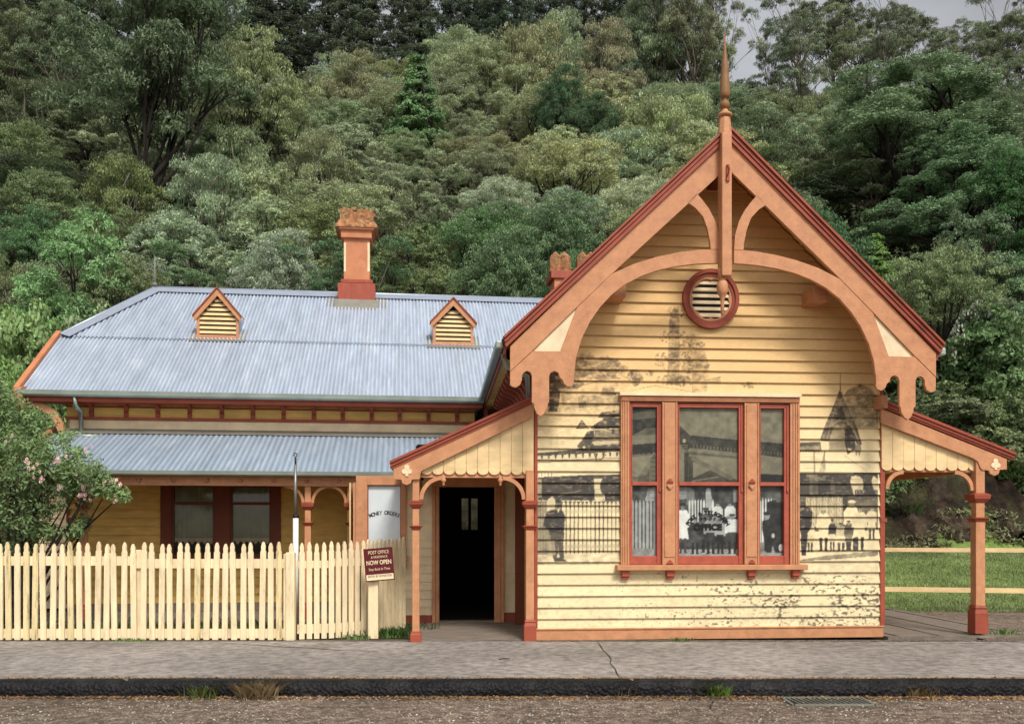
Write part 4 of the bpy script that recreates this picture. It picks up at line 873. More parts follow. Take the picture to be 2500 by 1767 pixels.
# chimneys
ch = crop(780, 470, 4.918)
def cbox(x0, x1, y0, y1, v, fr=W, d=.6, pad=0):
    a, zb0 = fr.fp(*ch(x0, y1), v); b, _ = fr.fp(*ch(x1, y1), v); _, zt0 = fr.fp(*ch(x0, y0), v); return a, b, v, v+d, zb0, zt0
cv = W.slope(*ch(450, 1350), EZ, KR, EV)[1]
mb = MB(W); mb.box(*cbox(218, 668, 1080, 1360, cv, d=.85)); a = cbox(255, 640, 1035, 1080, cv+.06, d=.72); mb.box(*a)
CH = mb.build('chimney', 'brickred', PO, bevel=.01)
S = cbox(292, 602, 540, 1040, cv+.13, d=.58); mb = MB(W); mb.box(*S); mb.build('shaft', 'brick', CH, bevel=.008)
for x0, x1 in ((294, 316), (578, 602)):
    q = cbox(x0, x1, 600, 950, cv+.125, d=.03); mb = MB(W); mb.box(q[0]-.002, q[1]+.002, q[2], q[3], q[4], q[5]); mb.build('corner_strip', 'palecream', CH)
mb = MB(W); q = cbox(256, 628, 430, 535, cv+.06, d=.72); mb.box(*q); q2 = cbox(228, 655, 400, 430, cv+.0, d=.84); mb.box(*q2); mb.build('cap', 'brick', CH, bevel=.01)
mb = MB(W); c = ((S[0]+S[1])/2, cv+.13+.29); zA = cbox(0,0,400,400,cv)[5]; zB = cbox(0,0,310,310,cv)[5]; zC = cbox(0,0,165,165,cv)[5]
q = math.sqrt(2); mb.lathe(c[0], c[1], [(q*.44, zA+.0), (q*.44, zA+.03), (q*.36, zB), (q*.345, zB+.02), (q*.345, zC-.05), (q*.34, zC)], 4, smooth=False)
for i in range(26):
    a = random.random()*6.28; r = .3*math.sqrt(random.random()); s = random.uniform(.05, .11); mb.lathe(c[0]+r*math.cos(a)*1.1, c[1]+r*math.sin(a)*1.1, [(s, zC-.04), (s*.9, zC+random.uniform(.0, .04)), (s*.4, zC+random.uniform(.04, .1))], 7)
mb.build('mossy_top', 'moss', CH)
mb = MB(W); q0 = cv-.02; x0, x1 = S[0]-.22, S[1]+.22; mb.add([(x0+.05, q0-.2, zf(q0-.2)+.02), (x1-.05, q0-.2, zf(q0-.2)+.02), (x1-.05, q0+.02, zf(q0)+.13), (x0+.05, q0+.02, zf(q0)+.13)], [(0,1,2,3)]); mb.add([(x0-.12, q0-.1, zf(q0-.1)+.02), (x0+.06, q0-.1, zf(q0-.1)+.02), (x0+.06, RV, zr+.03), (x0-.12, RV, zr+.03)], [(0,1,2,3)]); mb.add([(x1-.06, q0-.1, zf(q0-.1)+.02), (x1+.12, q0-.1, zf(q0-.1)+.02), (x1+.12, RV, zr+.03), (x1-.06, RV, zr+.03)], [(0,1,2,3)]); mb.build('lead_flashing', 'lead', CH)
# second chimney behind the gable
v2 = 4.4
g8 = crop(1250, 0, 1.8368)
def b8(x0, x1, y0, y1, v, d): 
    a, zb0 = W.fp(*g8(x0, y1), v); b, _ = W.fp(*g8(x1, y1), v); _, zt0 = W.fp(*g8(x0, y0), v); return (a, b, v, v+d, zb0, zt0)
mb = MB(W); mb.box(*b8(190, 400, 1240, 1420, v2+.06, .6)); C2 = mb.build('chimney', 'brick', PO)
mb = MB(W); mb.box(*b8(176, 420, 1210, 1245, v2, .75)); mb.build('cap', 'brickred', C2, bevel=.01)
mb = MB(W)
for x in (198, 238, 320, 358):
    a, zb0 = W.fp(*g8(x-13, 1208), v2+.1); b, _ = W.fp(*g8(x+19, 1208), v2+.1); z1_ = W.fp(*g8(x, 1135), v2+.1)[1]; z2_ = W.fp(*g8(x, 1118), v2+.1)[1]; c = (a+b)/2; r = (b-a)/2
    mb.lathe(c, v2+.3, [(r*1.95, zb0-.02), (r*1.9, z1_-.04), (r*1.2, z1_), (r*.25, z2_)], 6, smooth=False)
mb.build('chimney_pot', 'moss', C2)
# iron finial at the end of the ridge
fz = zr+.02; fu = ur
mb = MB(W); mb.tube([(fu, RV, fz), (fu, RV, fz+.68)], [.03, .012], 8); mb.lathe(fu, RV, [(.05, fz+.05), (.06, fz+.09), (.04, fz+.13)], 10)
for s in (-1, 1):
    for zz, r in ((.34, .1), (.42, .13)):
        mb.tube([(fu+s*(r-r*math.cos(a)*.9*(1-a/9)), RV, fz+zz+r*math.sin(a)*.8*(1-a/9)) for a in np.linspace(0, 4.6, 12)], .011, 5)
mb.build('ridge_finial', 'iron', PO)
# room shell between the blocks so nothing is seen through
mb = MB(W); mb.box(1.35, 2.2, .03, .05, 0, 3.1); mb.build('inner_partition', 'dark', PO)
# ================= FENCES =================
def picket_poly(u, w, z1, r=.036):
    h = w/2; return [(u-h, .0), (u+h, .0), (u+h, z1-.13), (u+h*.72, z1-.115), (u+h*.80, z1-.06), (u+h*.4, z1-.012), (u, z1), (u-h*.4, z1-.012), (u-h*.80, z1-.06), (u-h*.72, z1-.115), (u-h, z1-.13)]
Y0 = 11.66
FX = Frame(at(0, 1500, Y0)[0], Y0, 0)
FE = empty('picket_fence', FX.w(1.8, 0, 0), 0, 'long cream picket fence along the pavement at the left', 'fence')
ff = lambda x: FX.fp(*c2(x, 700), 0)[0]
xs = [-52, 0, 52, 103, 155, 208, 261, 315, 367, 420, 472, 525, 578, 631, 682, 737, 797, 850, 905, 957, 1010, 1063, 1118, 1171, 1225, 1281, 1336, 1391, 1445, 1500, 1553, 1608, 1660, 1722]
worn = (208, 420, 155, 1660, 52, 1171)
for x in xs:
    u = ff(x); w = .072; z1 = 1.255+random.uniform(-.018, .018)
    mb = MB(FX); tilt = random.uniform(-.02, .02); u += random.uniform(-.005, .005); mb.prism([(a+tilt*b, b+.01) for a, b in picket_poly(u, w, z1)], -.012+random.uniform(-.003, .003), .012); o = mb.build('picket', 'fenceworn' if x in worn else 'fence', FE)
    if x in worn: o['label'] = 'picket with flaking paint'
for i in range(-3, -1):
    mb = MB(FX); mb.prism([(a, b+.01) for a, b in picket_poly(ff(-52+(i+1)*52), .072, 1.25)], -.012, .012); mb.build('picket', 'fence', FE)
for (a, b, z) in ((-260, 790, 1.03), (800, 1700, .995)):
    mb = MB(FX); mb.box(ff(a), ff(b), .015, .055, z-.06, z+.06); mb.build('rail', 'fence', FE)
mb = MB(FX); mb.box(ff(-260), ff(1700), .015, .045, .03, .15); mb.build('kickboard', 'fence', FE)
mb = MB(FX); mb.box(ff(770), ff(832), .05, .15, 0, 1.17); mb.build('post', 'fence', FE, bevel=.008)
mb = MB(FX); mb.box(ff(1698), ff(1750), -.02, .09, 0, 1.14); mb.box(ff(1680), ff(1697), .02, .09, .0, 1.12); mb.build('gate_post', 'fence', FE, bevel=.008)
# side fence curving back to the porch
S_pts = [(at(728, 1500, 11.72)[:2]), (at(812, 1500, 11.84)[:2]), (at(893, 1500, 12.15)[:2]), (at(990, 1500, 13.0)[:2])]
SF = empty('picket_fence', (S_pts[1][0], S_pts[1][1], 0), 0, 'short cream picket fence turning back from the gate post towards the porch', 'fence')
def along(t):
    L = [math.dist(S_pts[i], S_pts[i+1]) for i in range(3)]; d = t*sum(L)
    for i in range(3):
        if d <= L[i] or i == 2:
            k = d/L[i]; a, b = S_pts[i], S_pts[i+1]; return (a[0]+(b[0]-a[0])*k, a[1]+(b[1]-a[1])*k, math.degrees(math.atan2(b[1]-a[1], b[0]-a[0])))
        d -= L[i]
NS = 20
for i in range(NS):
    x, y, a = along((i+.5)/NS); fr = Frame(x, y, a); mb = MB(fr); mb.prism([(p, q+.01) for p, q in picket_poly(0, .068, 1.255+.012*math.sin(i*2.1)+.05*i/NS)], -.012, .012); mb.build('picket', 'fence', SF)
for i in range(3):
    a, b = S_pts[i], S_pts[i+1]; fr = Frame(a[0], a[1], math.degrees(math.atan2(b[1]-a[1], b[0]-a[0]))); L = math.dist(a, b)
    mb = MB(fr); mb.box(-.01, L+.01, .016, .055, .93+.02*i, 1.03+.02*i); mb.build('rail', 'fence', SF); mb = MB(fr); mb.box(-.01, L+.01, .016, .04, .08, .2); mb.build('kickboard', 'fence', SF)
# sign on its post
sx0, _, sz0 = at(*c10(985, 1300), 11.80); sx1, _, sz1 = at(*c10(1253, 955), 11.80); pxm = at(*c3(245, 1200), 11.86)
SG = empty('sign', (pxm[0], 11.86, 0), 0, 'maroon now open sign on a short cream post before the side fence', 'sign')
mb = MB(I); mb.box(pxm[0]-.075, pxm[0]+.055, 11.83, 11.9, 0, 1.0); mb.build('post', 'fence', SG, bevel=.006)
SR = Frame((sx0+sx1)/2, 11.79, 5); zc_ = at(924, 1377, 11.79)[2]; roll = math.radians(4.6); hw_, hh_ = .188, .215
def rl(p): return (p[0]*math.cos(roll)-p[1]*math.sin(roll), zc_+p[0]*math.sin(roll)+p[1]*math.cos(roll))
mb = MB(SR); mb.prism([rl(p) for p in ((-hw_,-hh_),(hw_,-hh_),(hw_,hh_),(-hw_,hh_))], -.012, .01); BD = mb.build('sign_board', 'maroon', SG)
mb = MB(SR); mb.prism([rl(p) for p in ((-hw_+.012,-hh_+.014),(hw_-.012,-hh_+.014),(hw_-.012,-hh_+.088),(-hw_+.012,-hh_+.088))], -.0145, -.011); mb.build('lower_strip', 'palecream', BD)
def st(body, x, y, size, mat='palecream', off=0, sx=1, shear=0):
    u, z = rl((x, y)); return text(body, size, mat, None, SR.w(u, -.016, z), framebasis(SR, roll), off=off, sx=sx)
join_text([st('POST', -.075, .158, .062, sx=.74), st('OFFICE', .068, .158, .062, sx=.74), st('& RESIDENCE', .01, .098, .040, sx=.9), st('NOW OPEN', 0, .025, .078, off=.0018, sx=.76), st('Step Back In Time', .0, -.060, .046, sx=.82), st('ENTRY BY DONATION', .0, -.152, .042, 'ink', sx=.72)], 'lettering', BD)
# flagpole
fx, fy, _ = at(722, 1560, 12.35)
FP_ = empty('flagpole', (fx, fy, 0), 0, 'slim white and grey flagpole standing behind the gate post', 'pole')
FR = Frame(fx, fy, 0); zj = at(722, 1262, fy)[2]; ztp = at(722, 1112, fy)[2]
mb = MB(FR); mb.lathe(0, 0, [(.038, 0), (.038, zj)], 14); mb.build('lower_pole', 'white', FP_)
mb = MB(FR); mb.lathe(0, 0, [(.041, zj-.01), (.041, zj+.035)], 14); mb.build('collar', 'black', FP_)
mb = MB(FR); mb.lathe(-.004, 0, [(.021, zj+.03), (.019, ztp-.12)], 12); mb.build('upper_pole', 'metal', FP_)
mb = MB(FR); mb.lathe(-.004, 0, [(.012, ztp-.14), (.014, ztp-.02)], 8); mb.tube([(-.004+.022*math.sin(a), 0, ztp+.012-.022*math.cos(a)) for a in np.linspace(0, 5.6, 12)], .008, 6); mb.build('hook', 'black', FP_)
# two-rail side fence at right
RF = empty('rail_fence', (at(2300, 1400, 15)[0], 15, 0), 0, 'low two-rail cream fence beside the lawn at the right', 'fence')
R0 = at(2130, 1341, 15.6); R1 = at(2640, 1328, 15.0); R2 = at(2130, 1437, 15.6)
fr = Frame(R0[0], R0[1], math.degrees(math.atan2(R1[1]-R0[1], R1[0]-R0[0]))); L = math.dist(R0[:2], R1[:2])
mb = MB(fr); mb.box(-.3, L, -.03, .03, R0[2]-.035, R0[2]+.035); mb.build('top_rail', 'cream', RF); mb = MB(fr); mb.box(-.3, L, -.03, .03, R2[2]-.04, R2[2]+.04); mb.build('lower_rail', 'cream', RF)
for u in (-.25, fr.fp(2388, 1400, 0)[0], L-.2): mb = MB(fr); mb.box(u-.05, u+.05, .032, .12, 0, R0[2]+.06); mb.build('post', 'fence', RF, bevel=.01)
# ================= GROUND =================
def smooth(a): a = np.clip(a, 0, 1); return a*a*(3-2*a)
def hill(X, Y):
    X = np.asarray(X, float); Y = np.asarray(Y, float)
    z = np.where(Y < 11.75, -.35, -.035)
    z = z+np.where(Y > 16, .78*smooth((Y-16)/8.5), 0)
    b = 24.6+.5*np.sin(X*.35)+.25*np.sin(X*1.3+1)
    z = z+2.6*smooth((Y-b)/2.2)+.70*np.clip(Y-b-1.8, 0, 44)+.05*np.clip(Y-b-45.8, 0, 400)
    bump = .5*np.sin(X*.31+Y*.2)+.35*np.sin(X*.13-Y*.37+2)
    return z+bump*smooth((Y-27)/8)
def grid_mesh(name, xs, ys, zf_, mat, kind=None, parent=None, label=None):
    XX, YY = np.meshgrid(xs, ys); ZZ = zf_(XX, YY); V = np.stack([XX.ravel(), YY.ravel(), ZZ.ravel()], 1)
    nx, ny = len(xs), len(ys); i = np.arange(nx-1); j = np.arange(ny-1); I_, J_ = np.meshgrid(i, j); q = (J_*nx+I_).ravel()
    Fa = np.stack([q, q+1, q+nx+1, q+nx], 1)
    return np_mesh(name, V, Fa, mat, kind, smooth=True, label=label)
def np_mesh(name, V, Fa, mat, kind=None, smooth=False, label=None, link=True, cat=None):
    me = bpy.data.meshes.new(name); n = len(V); k = Fa.shape[1]; m = len(Fa)
    me.vertices.add(n); me.vertices.foreach_set('co', np.ascontiguousarray(V, dtype=np.float32).ravel())
    me.loops.add(m*k); me.loops.foreach_set('vertex_index', np.ascontiguousarray(Fa, dtype=np.int32).ravel())
    me.polygons.add(m); me.polygons.foreach_set('loop_start', np.arange(0, m*k, k, dtype=np.int32)); 
    if smooth: me.polygons.foreach_set('use_smooth', np.ones(m, bool))
    me.update(calc_edges=True); me.materials.append(M[mat] if isinstance(mat, str) else mat)
    if not link: return me
    o = bpy.data.objects.new(name, me); COL.objects.link(o); return tag(o, label, cat, None, kind)
def ground_mat(name, cols, scale, bump=.5, fine=80, stops=(.35,.5,.65), rough=.95, big=.6, speck=None, dist=.02):
    m = bpy.data.materials.new(name); n, l = nodes(m); b = n['Principled BSDF']; tc = n.new('ShaderNodeTexCoord')
    a = n.new('ShaderNodeTexNoise'); a.inputs['Scale'].default_value = scale; a.inputs['Detail'].default_value = 12; a.inputs['Roughness'].default_value = .7; l.new(tc.outputs['Object'], a.inputs[0])
    r = n.new('ShaderNodeValToRGB'); r.color_ramp.elements.new(stops[1])
    for e, s, c in zip(r.color_ramp.elements, stops, cols): e.position = s; e.color = tuple(lin(c))+(1,)
    l.new(a.outputs[0], r.inputs[0])
    g = n.new('ShaderNodeTexNoise'); g.inputs['Scale'].default_value = big; g.inputs['Detail'].default_value = 4; l.new(tc.outputs['Object'], g.inputs[0])
    rm = n.new('ShaderNodeMapRange'); rm.inputs[1].default_value = .3; rm.inputs[2].default_value = .7; rm.inputs[3].default_value = .72; rm.inputs[4].default_value = 1.15; l.new(g.outputs[0], rm.inputs[0])
    mx = n.new('ShaderNodeVectorMath'); mx.operation = 'SCALE'; l.new(r.outputs[0], mx.inputs[0]); l.new(rm.outputs[0], mx.inputs['Scale']); out = mx.outputs[0]
    h = n.new('ShaderNodeTexVoronoi'); h.inputs['Scale'].default_value = fine; l.new(tc.outputs['Object'], h.inputs[0])
    if speck:
        mp = n.new('ShaderNodeMapRange'); mp.inputs[1].default_value = 0; mp.inputs[2].default_value = 1; mp.inputs[3].default_value = 1-speck; mp.inputs[4].default_value = 1+speck
        sp_ = n.new('ShaderNodeSeparateColor'); l.new(h.outputs['Color'], sp_.inputs[0]); l.new(sp_.outputs[0], mp.inputs[0])
        m2 = n.new('ShaderNodeVectorMath'); m2.operation = 'SCALE'; l.new(out, m2.inputs[0]); l.new(mp.outputs[0], m2.inputs['Scale']); out = m2.outputs[0]
    l.new(out, b.inputs['Base Color']); b.inputs['Roughness'].default_value = rough; b.inputs['Specular IOR Level'].default_value = .2
    ad = n.new('ShaderNodeMath'); ad.operation = 'ADD'; l.new(h.outputs['Distance'], ad.inputs[0]); l.new(a.outputs[0], ad.inputs[1])
    bp = n.new('ShaderNodeBump'); bp.inputs['Strength'].default_value = bump; bp.inputs['Distance'].default_value = dist; l.new(ad.outputs[0], bp.inputs['Height']); l.new(bp.outputs[0], b.inputs['Normal'])
    return m
M['pave'] = ground_mat('footpath_asphalt', ((110,104,98),(142,134,126),(166,157,148)), 9, .35, 130, big=.55, speck=.14, dist=.006)
M['road'] = ground_mat('worn_gravel_road', ((92,80,70),(128,112,97),(168,150,132)), 9, .9, 75, big=.9, speck=.5, dist=.02)
M['kerb'] = ground_mat('black_kerb', ((14,13,14),(26,25,26),(44,42,42)), 5, .8, 30, rough=.6, dist=.02)
M['soil'] = ground_mat('forest_floor', ((34,30,20),(48,44,28),(66,62,40)), 3, 1, 12)
M['rock'] = ground_mat('rock_cutting', ((30,25,20),(60,49,39),(96,80,64)), 1.6, 1.0, 2.2, big=.8, dist=.3)
M['lawn'] = ground_mat('mown_grass', ((92,116,54),(118,142,70),(142,156,92)), 6, .8, 60, big=.5, speck=.25)
M['dirt'] = ground_mat('garden_soil', ((70,62,46),(92,80,60),(112,100,76)), 8, .8, 40)
M['crack'] = paint('crack_dark', (60,54,50), k=.7)  # flat dark grey for crack and joint strips
ys = np.concatenate([np.linspace(-60, 11, 6), [11.74, 11.76], np.linspace(12, 24, 20), np.linspace(24.3, 30, 24), np.linspace(31, 120, 60), [160, 300, 700]])
tr = grid_mesh('terrain', np.concatenate([[-600,-250], np.linspace(-90, 90, 150), [250, 600]]), ys, hill, 'soil', 'structure')
grid_mesh('lawn', np.linspace(5.9, 30, 60), np.linspace(14.6, 24.9, 26), lambda X, Y: hill(X, Y)+.02, 'lawn', 'structure')
grid_mesh('rock_cutting', np.linspace(2, 30, 160), np.linspace(24.3, 27.6, 50), lambda X, Y: hill(X, Y)+.05+(.25*np.sin(X*2.1+Y*3)*np.sin(X*.9-Y*2)+.18*np.sin(X*5.3+2*Y)+.1*np.sin(X*11+Y*7)), 'rock', 'structure')
grid_mesh('garden_bed', np.linspace(-11, -1.2, 12), np.linspace(11.72, 14.2, 6), lambda X, Y: -.012+0*X, 'dirt', 'structure')
grid_mesh('side_path', np.linspace(6.2, 30, 20), np.linspace(11.7, 15.6, 8), lambda X, Y: -.004+.0*X, 'road', 'structure')
mb = MB(I); mb.box(-60, 60, 8.72, 11.72, -.25, 0); fp = tag(mb.build('footpath', 'pave'), kind='structure')
mb = MB(I); mb.box(-60, 60, -40, 8.70, -.35, -.135); rd = tag(mb.build('road', 'road'), kind='structure')
# kerb: rough black timbers laid end to end
kx = -14; pv=[]; 
mb = MB(I); N = 700
def kn(x, s): return math.sin(x*1.7+s)*.5+math.sin(x*4.3+2*s)*.3+math.sin(x*11+3*s)*.2
pts=[]; fs=[]
for i in range(N):
    x = -16+32*i/(N-1); j = random.uniform(-.003, .003); gap = -.02 if abs((x+16) % 2.45) < .03 else 0
    prof = [(8.745, -.2), (8.745, .002), (8.72, .012+.006*kn(x, 1)+gap), (8.62+.01*kn(x, 2), .006+.006*kn(x, 4)+j+gap), (8.575+.012*kn(x, 3), -.02+.008*kn(x, 5)+j+gap), (8.565+.012*kn(x, 6)-gap, -.075+j), (8.57+.01*kn(x, 7)-gap, -.125), (8.59, -.2)]
    pts += [(x, a, b) for a, b in prof]
for i in range(N-1):
    for k in range(7): fs.append((i*8+k, i*8+k+1, (i+1)*8+k+1, (i+1)*8+k))
mb.add(pts, fs, True); tag(mb.build('kerb', 'kerb'), kind='structure')
def strip_line(name, pts, w, mat, z=.004):
    mb = MB(I)
    P_ = [at(x, y, 1)[:2] for x, y in pts]; Q = []
    for x, y in pts: Y = (EYE-z)*FPX/(y-HY); Q.append(((x-CX)/FPX*Y, Y))
    o = []
    for i, (a, b) in enumerate(Q):
        ww = w*random.uniform(.4, 1.3)*(0.3 if i in (0, len(Q)-1) else 1); o += [(a-ww/2, b-ww*.3, z), (a+ww/2, b+.008+ww*.3, z)]
    mb.add(o, [(2*i, 2*i+1, 2*i+3, 2*i+2) for i in range(len(Q)-1)]); return tag(mb.build(name, mat), kind='structure')
r8 = crop(1250, 1500, 1.8368)
strip_line('footpath_crack', [r8(x, y) for x, y in ((385,122),(398,140),(410,160),(432,180),(445,198),(440,218),(462,240),(470,262),(485,282))], .02, 'crack')
strip_line('footpath_crack', [(x, y) for x, y in ((530,1569),(600,1572),(690,1578),(760,1581),(840,1587),(905,1588))], .015, 'crack')
strip_line('footpath_crack', [(x, y) for x, y in ((1990,1580),(2080,1573),(2190,1575),(2300,1568),(2420,1571),(2520,1566))], .015, 'crack')
strip_line('road_crack', [r8(x, y) for x, y in ((915,375),(900,392),(890,410),(893,425))], .03, 'crack', -.131)
# footpath edge line by the wall: dark joint with debris
mb = MB(I)
q = []
for i in range(200): x = -14+28*i/199; q += [(x, 11.60+.012*kn(x, 2), .003), (x, 11.66+.02*kn(x, 5), .003)]
mb.add(q, [(2*i, 2*i+2, 2*i+3, 2*i+1) for i in range(199)]); tag(mb.build('footpath_joint', 'crack'), kind='structure')
# drain grate
gx, gy = (r8(1420, 0)[0]-CX)/FPX*8.28, 8.30
DG = empty('drain_grate', (gx, gy, -.135), 0, 'flat iron drain grate with slanting bars in the road beside the kerb', 'drain')
mb = MB(I); mb.box(gx-.36, gx+.36, gy-.16, gy+.16, -.134, -.130); mb.build('grate_pit', 'black', DG)
mb = MB(I); 
for a in ((gx-.37, gx+.37, gy-.18, gy-.155), (gx-.37, gx+.37, gy+.155, gy+.18), (gx-.385, gx-.36, gy-.18, gy+.18), (gx+.36, gx+.385, gy-.18, gy+.18)): mb.box(*a, -.134, -.118)
mb.build('frame', 'iron', DG)
for k in range(15):
    x = gx-.34+k*.047; mb = MB(I); mb.prismz([(x, gy+.15), (x+.014, gy+.15), (x+.05, gy-.15), (x+.036, gy-.15)], -.130, -.119); mb.build('bar', 'iron', DG)
# ================= VEGETATION =================
def leaf_mat(name, rough=.6, trans=.25, var=.35, own=None):
    m = bpy.data.materials.new(name); n, l = nodes(m); b = n['Principled BSDF']; out = n['Material Output']
    oi = n.new('ShaderNodeObjectInfo'); ge = n.new('ShaderNodeNewGeometry'); tc = n.new('ShaderNodeTexCoord')
    nz = n.new('ShaderNodeTexNoise'); nz.inputs['Scale'].default_value = .9; nz.inputs['Detail'].default_value = 3; l.new(tc.outputs['Object'], nz.inputs[0])
    a = n.new('ShaderNodeMapRange'); a.inputs[3].default_value = 1-var; a.inputs[4].default_value = 1+var; l.new(ge.outputs['Random Per Island'], a.inputs[0])
    c = n.new('ShaderNodeMapRange'); c.inputs[1].default_value = .35; c.inputs[2].default_value = .65; c.inputs[3].default_value = .7; c.inputs[4].default_value = 1.3; l.new(nz.outputs[0], c.inputs[0])
    mu = n.new('ShaderNodeMath'); mu.operation = 'MULTIPLY'; l.new(a.outputs[0], mu.inputs[0]); l.new(c.outputs[0], mu.inputs[1])
    v = n.new('ShaderNodeVectorMath'); v.operation = 'SCALE'; l.new(mu.outputs[0], v.inputs['Scale'])
    if own: v.inputs[0].default_value = own
    else: l.new(oi.outputs['Color'], v.inputs[0])
    hs = n.new('ShaderNodeHueSaturation'); hm = n.new('ShaderNodeMapRange'); hm.inputs[3].default_value = .485; hm.inputs[4].default_value = .515; l.new(ge.outputs['Random Per Island'], hm.inputs[0]); l.new(hm.outputs[0], hs.inputs['Hue']); l.new(v.outputs[0], hs.inputs['Color'])
    l.new(hs.outputs[0], b.inputs['Base Color']); b.inputs['Roughness'].default_value = rough; b.inputs['Specular IOR Level'].default_value = .3
    t = n.new('ShaderNodeBsdfTranslucent'); l.new(hs.outputs[0], t.inputs[0]); mx = n.new('ShaderNodeMixShader'); mx.inputs[0].default_value = trans
    l.new(b.outputs[0], mx.inputs[1]); l.new(t.outputs[0], mx.inputs[2]); l.new(mx.outputs[0], out.inputs['Surface']); return m
M['leaf'] = leaf_mat('foliage')
def bark(name, a, b):
    return paint(name, a, k=.55, rough=.95, var=.4, scale=4, bump=.8, fine=20, stretch=(2,2,.4), dirt=b, dirt_amt=.8)
M['greybark'] = bark('grey_gum_bark', (140,130,112), (84,76,62)); M['bark'] = bark('dark_bark', (66,58,48), (34,30,25)); M['palebark'] = bark('pale_gum_bark', (196,186,168), (120,104,86))
def leaves(P, outw, L, Wd, droop, rnd):
    """rhombus leaves at P; outw: outward normals; droop 0..1 how much the long axis hangs"""
    n = len(P); r = rng.normal(size=(n, 3)); r /= np.linalg.norm(r, axis=1, keepdims=True)
    nrm = outw*(1-rnd)+r*rnd; nrm /= np.linalg.norm(nrm, axis=1, keepdims=True)+1e-9
    ax = rng.normal(size=(n, 3)); ax /= np.linalg.norm(ax, axis=1, keepdims=True); ax = ax*(1-droop)+np.array([0,0,-1.0])*droop
    ax -= nrm*np.sum(ax*nrm, 1, keepdims=True); ax /= np.linalg.norm(ax, axis=1, keepdims=True)+1e-9
    sd = np.cross(nrm, ax); s = rng.uniform(.6, 1.35, (n, 1)); a = ax*L*s/2; b = sd*Wd*s/2
    V = np.stack([P-a, P+b-a*.1, P+a, P-b-a*.1], 1).reshape(-1, 3); return V
def crown(lobes, nc, nl, rc, L, Wd, droop=.4, rnd=.55, low=-.25, flat=.8):
    out = []
    for (x, y, z, rx, rz) in lobes:
        k = int(nc*(rx/1.2)**1.3)+4
        ct = rng.uniform(low, 1, k); ph = rng.uniform(0, 2*math.pi, k); st_ = np.sqrt(1-ct**2); q = rng.uniform(.72, 1.05, k)
        C = np.stack([x+rx*q*st_*np.cos(ph), y+rx*q*st_*np.sin(ph), z+rz*q*ct], 1)
        for c in C:
            m = int(nl*rng.uniform(.6, 1.3)); r_ = rc*rng.uniform(.65, 1.3)
            d = rng.normal(size=(m, 3)); d /= np.linalg.norm(d, axis=1, keepdims=True); d[:,2] = np.where(d[:,2] < -.3, -d[:,2], d[:,2])
            P_ = c+d*r_*(rng.random((m, 1))**.35)*np.array([1, 1, flat]); o = d+(c-np.array([x, y, z-rz*.3]))/max(rx, rz)*.9+np.array([0,0,.35]); o /= np.linalg.norm(o, axis=1, keepdims=True)
            out.append(leaves(P_, o, L, Wd, droop, rnd))
    V = np.concatenate(out); return V, np.arange(len(V)).reshape(-1, 4)
def limb_path(a, b, bend=.15, n=6):
    a, b = Vector(a), Vector(b); L = (b-a).length; off = Vector((random.uniform(-1,1), random.uniform(-1,1), random.uniform(-.2,.6)))*L*bend
    return [tuple(a.lerp(b, t)+off*math.sin(math.pi*t)+Vector((random.uniform(-1,1), random.uniform(-1,1), 0))*L*.02) for t in np.linspace(0, 1, n)]
def trunk_mesh(name, h, lobes, fork, r0, mat, fine=2, lean=0.0, seg=7, skip=0):
    mb = MB(I); top = (lean, 0, fork)
    mb.tube([(0,0,-1.2), (0,0,0), (lean*.3, 0, fork*.4), top], [r0*1.5, r0*1.15, r0*.9, r0*.75], seg)
    for li, lb in enumerate(lobes):
        if skip and li % skip: continue
        p = limb_path(top if random.random() < .7 else (lean*.6, 0, fork*.75), (lb[0], lb[1], lb[2]+lb[4]*.2), .13)
        mb.tube(p, list(np.linspace(r0*.5, r0*.14, len(p))), 6)
        for _ in range(fine):
            a = random.random()*6.28; e = (lb[0]+lb[3]*.8*math.cos(a), lb[1]+lb[3]*.8*math.sin(a), lb[2]+lb[4]*random.uniform(.2, .9)); s = p[random.randint(2, 4)]
            q = limb_path(s, e, .12, 5); mb.tube(q, list(np.linspace(r0*.2, r0*.05, 5)), 5)
    me = bpy.data.meshes.new(name); me.from_pydata([tuple(v) for v in mb.v], [], mb.f); me.polygons.foreach_set('use_smooth', [True]*len(mb.f)); me.materials.append(M[mat]); me.update(); return me
PROTO = {}
def make_proto(key, h, w, lobes, fork, r0, barkm, cr, lean=0, fine=2, skip=0):
    tm = trunk_mesh('trunk', h, lobes, fork, r0, barkm, fine, lean, 7, skip); V, Fa = crown(lobes, **cr)
    V = V+np.array([0,0,0]); cm = np_mesh('crown', V, Fa, 'leaf', link=False)
    zt = np.percentile(V[:,2], 99.5); ww = np.percentile(V[:,0], 99)-np.percentile(V[:,0], 1)
    PROTO.setdefault(key, []).append((tm, cm, zt, ww))
def dome_lobes(R, zc, H, n, r, seed, up=.1):
    rs = np.random.default_rng(seed); L = []
    for i in range(n):
        t = (i+.5)/n; ct = up+(1-up)*(1-t); st_ = math.sqrt(1-ct*ct); ph = i*2.399+rs.uniform(-.3, .3)
        rr = r*rs.uniform(.75, 1.25); L.append((R*st_*math.cos(ph), R*st_*math.sin(ph), zc+H*ct*rs.uniform(.85, 1.05), rr, rr*.95))
    return L
for s in range(3):   # rounded, fine, slightly hanging olive crowns
    make_proto('round', 8, 5, dome_lobes(1.75, 4.4, 2.6, 13, 1.0, s, -.15), 2.8, .13, 'bark', dict(nc=30, nl=100, rc=.33, L=.14, Wd=.036, droop=.6, rnd=.6, low=-.5))
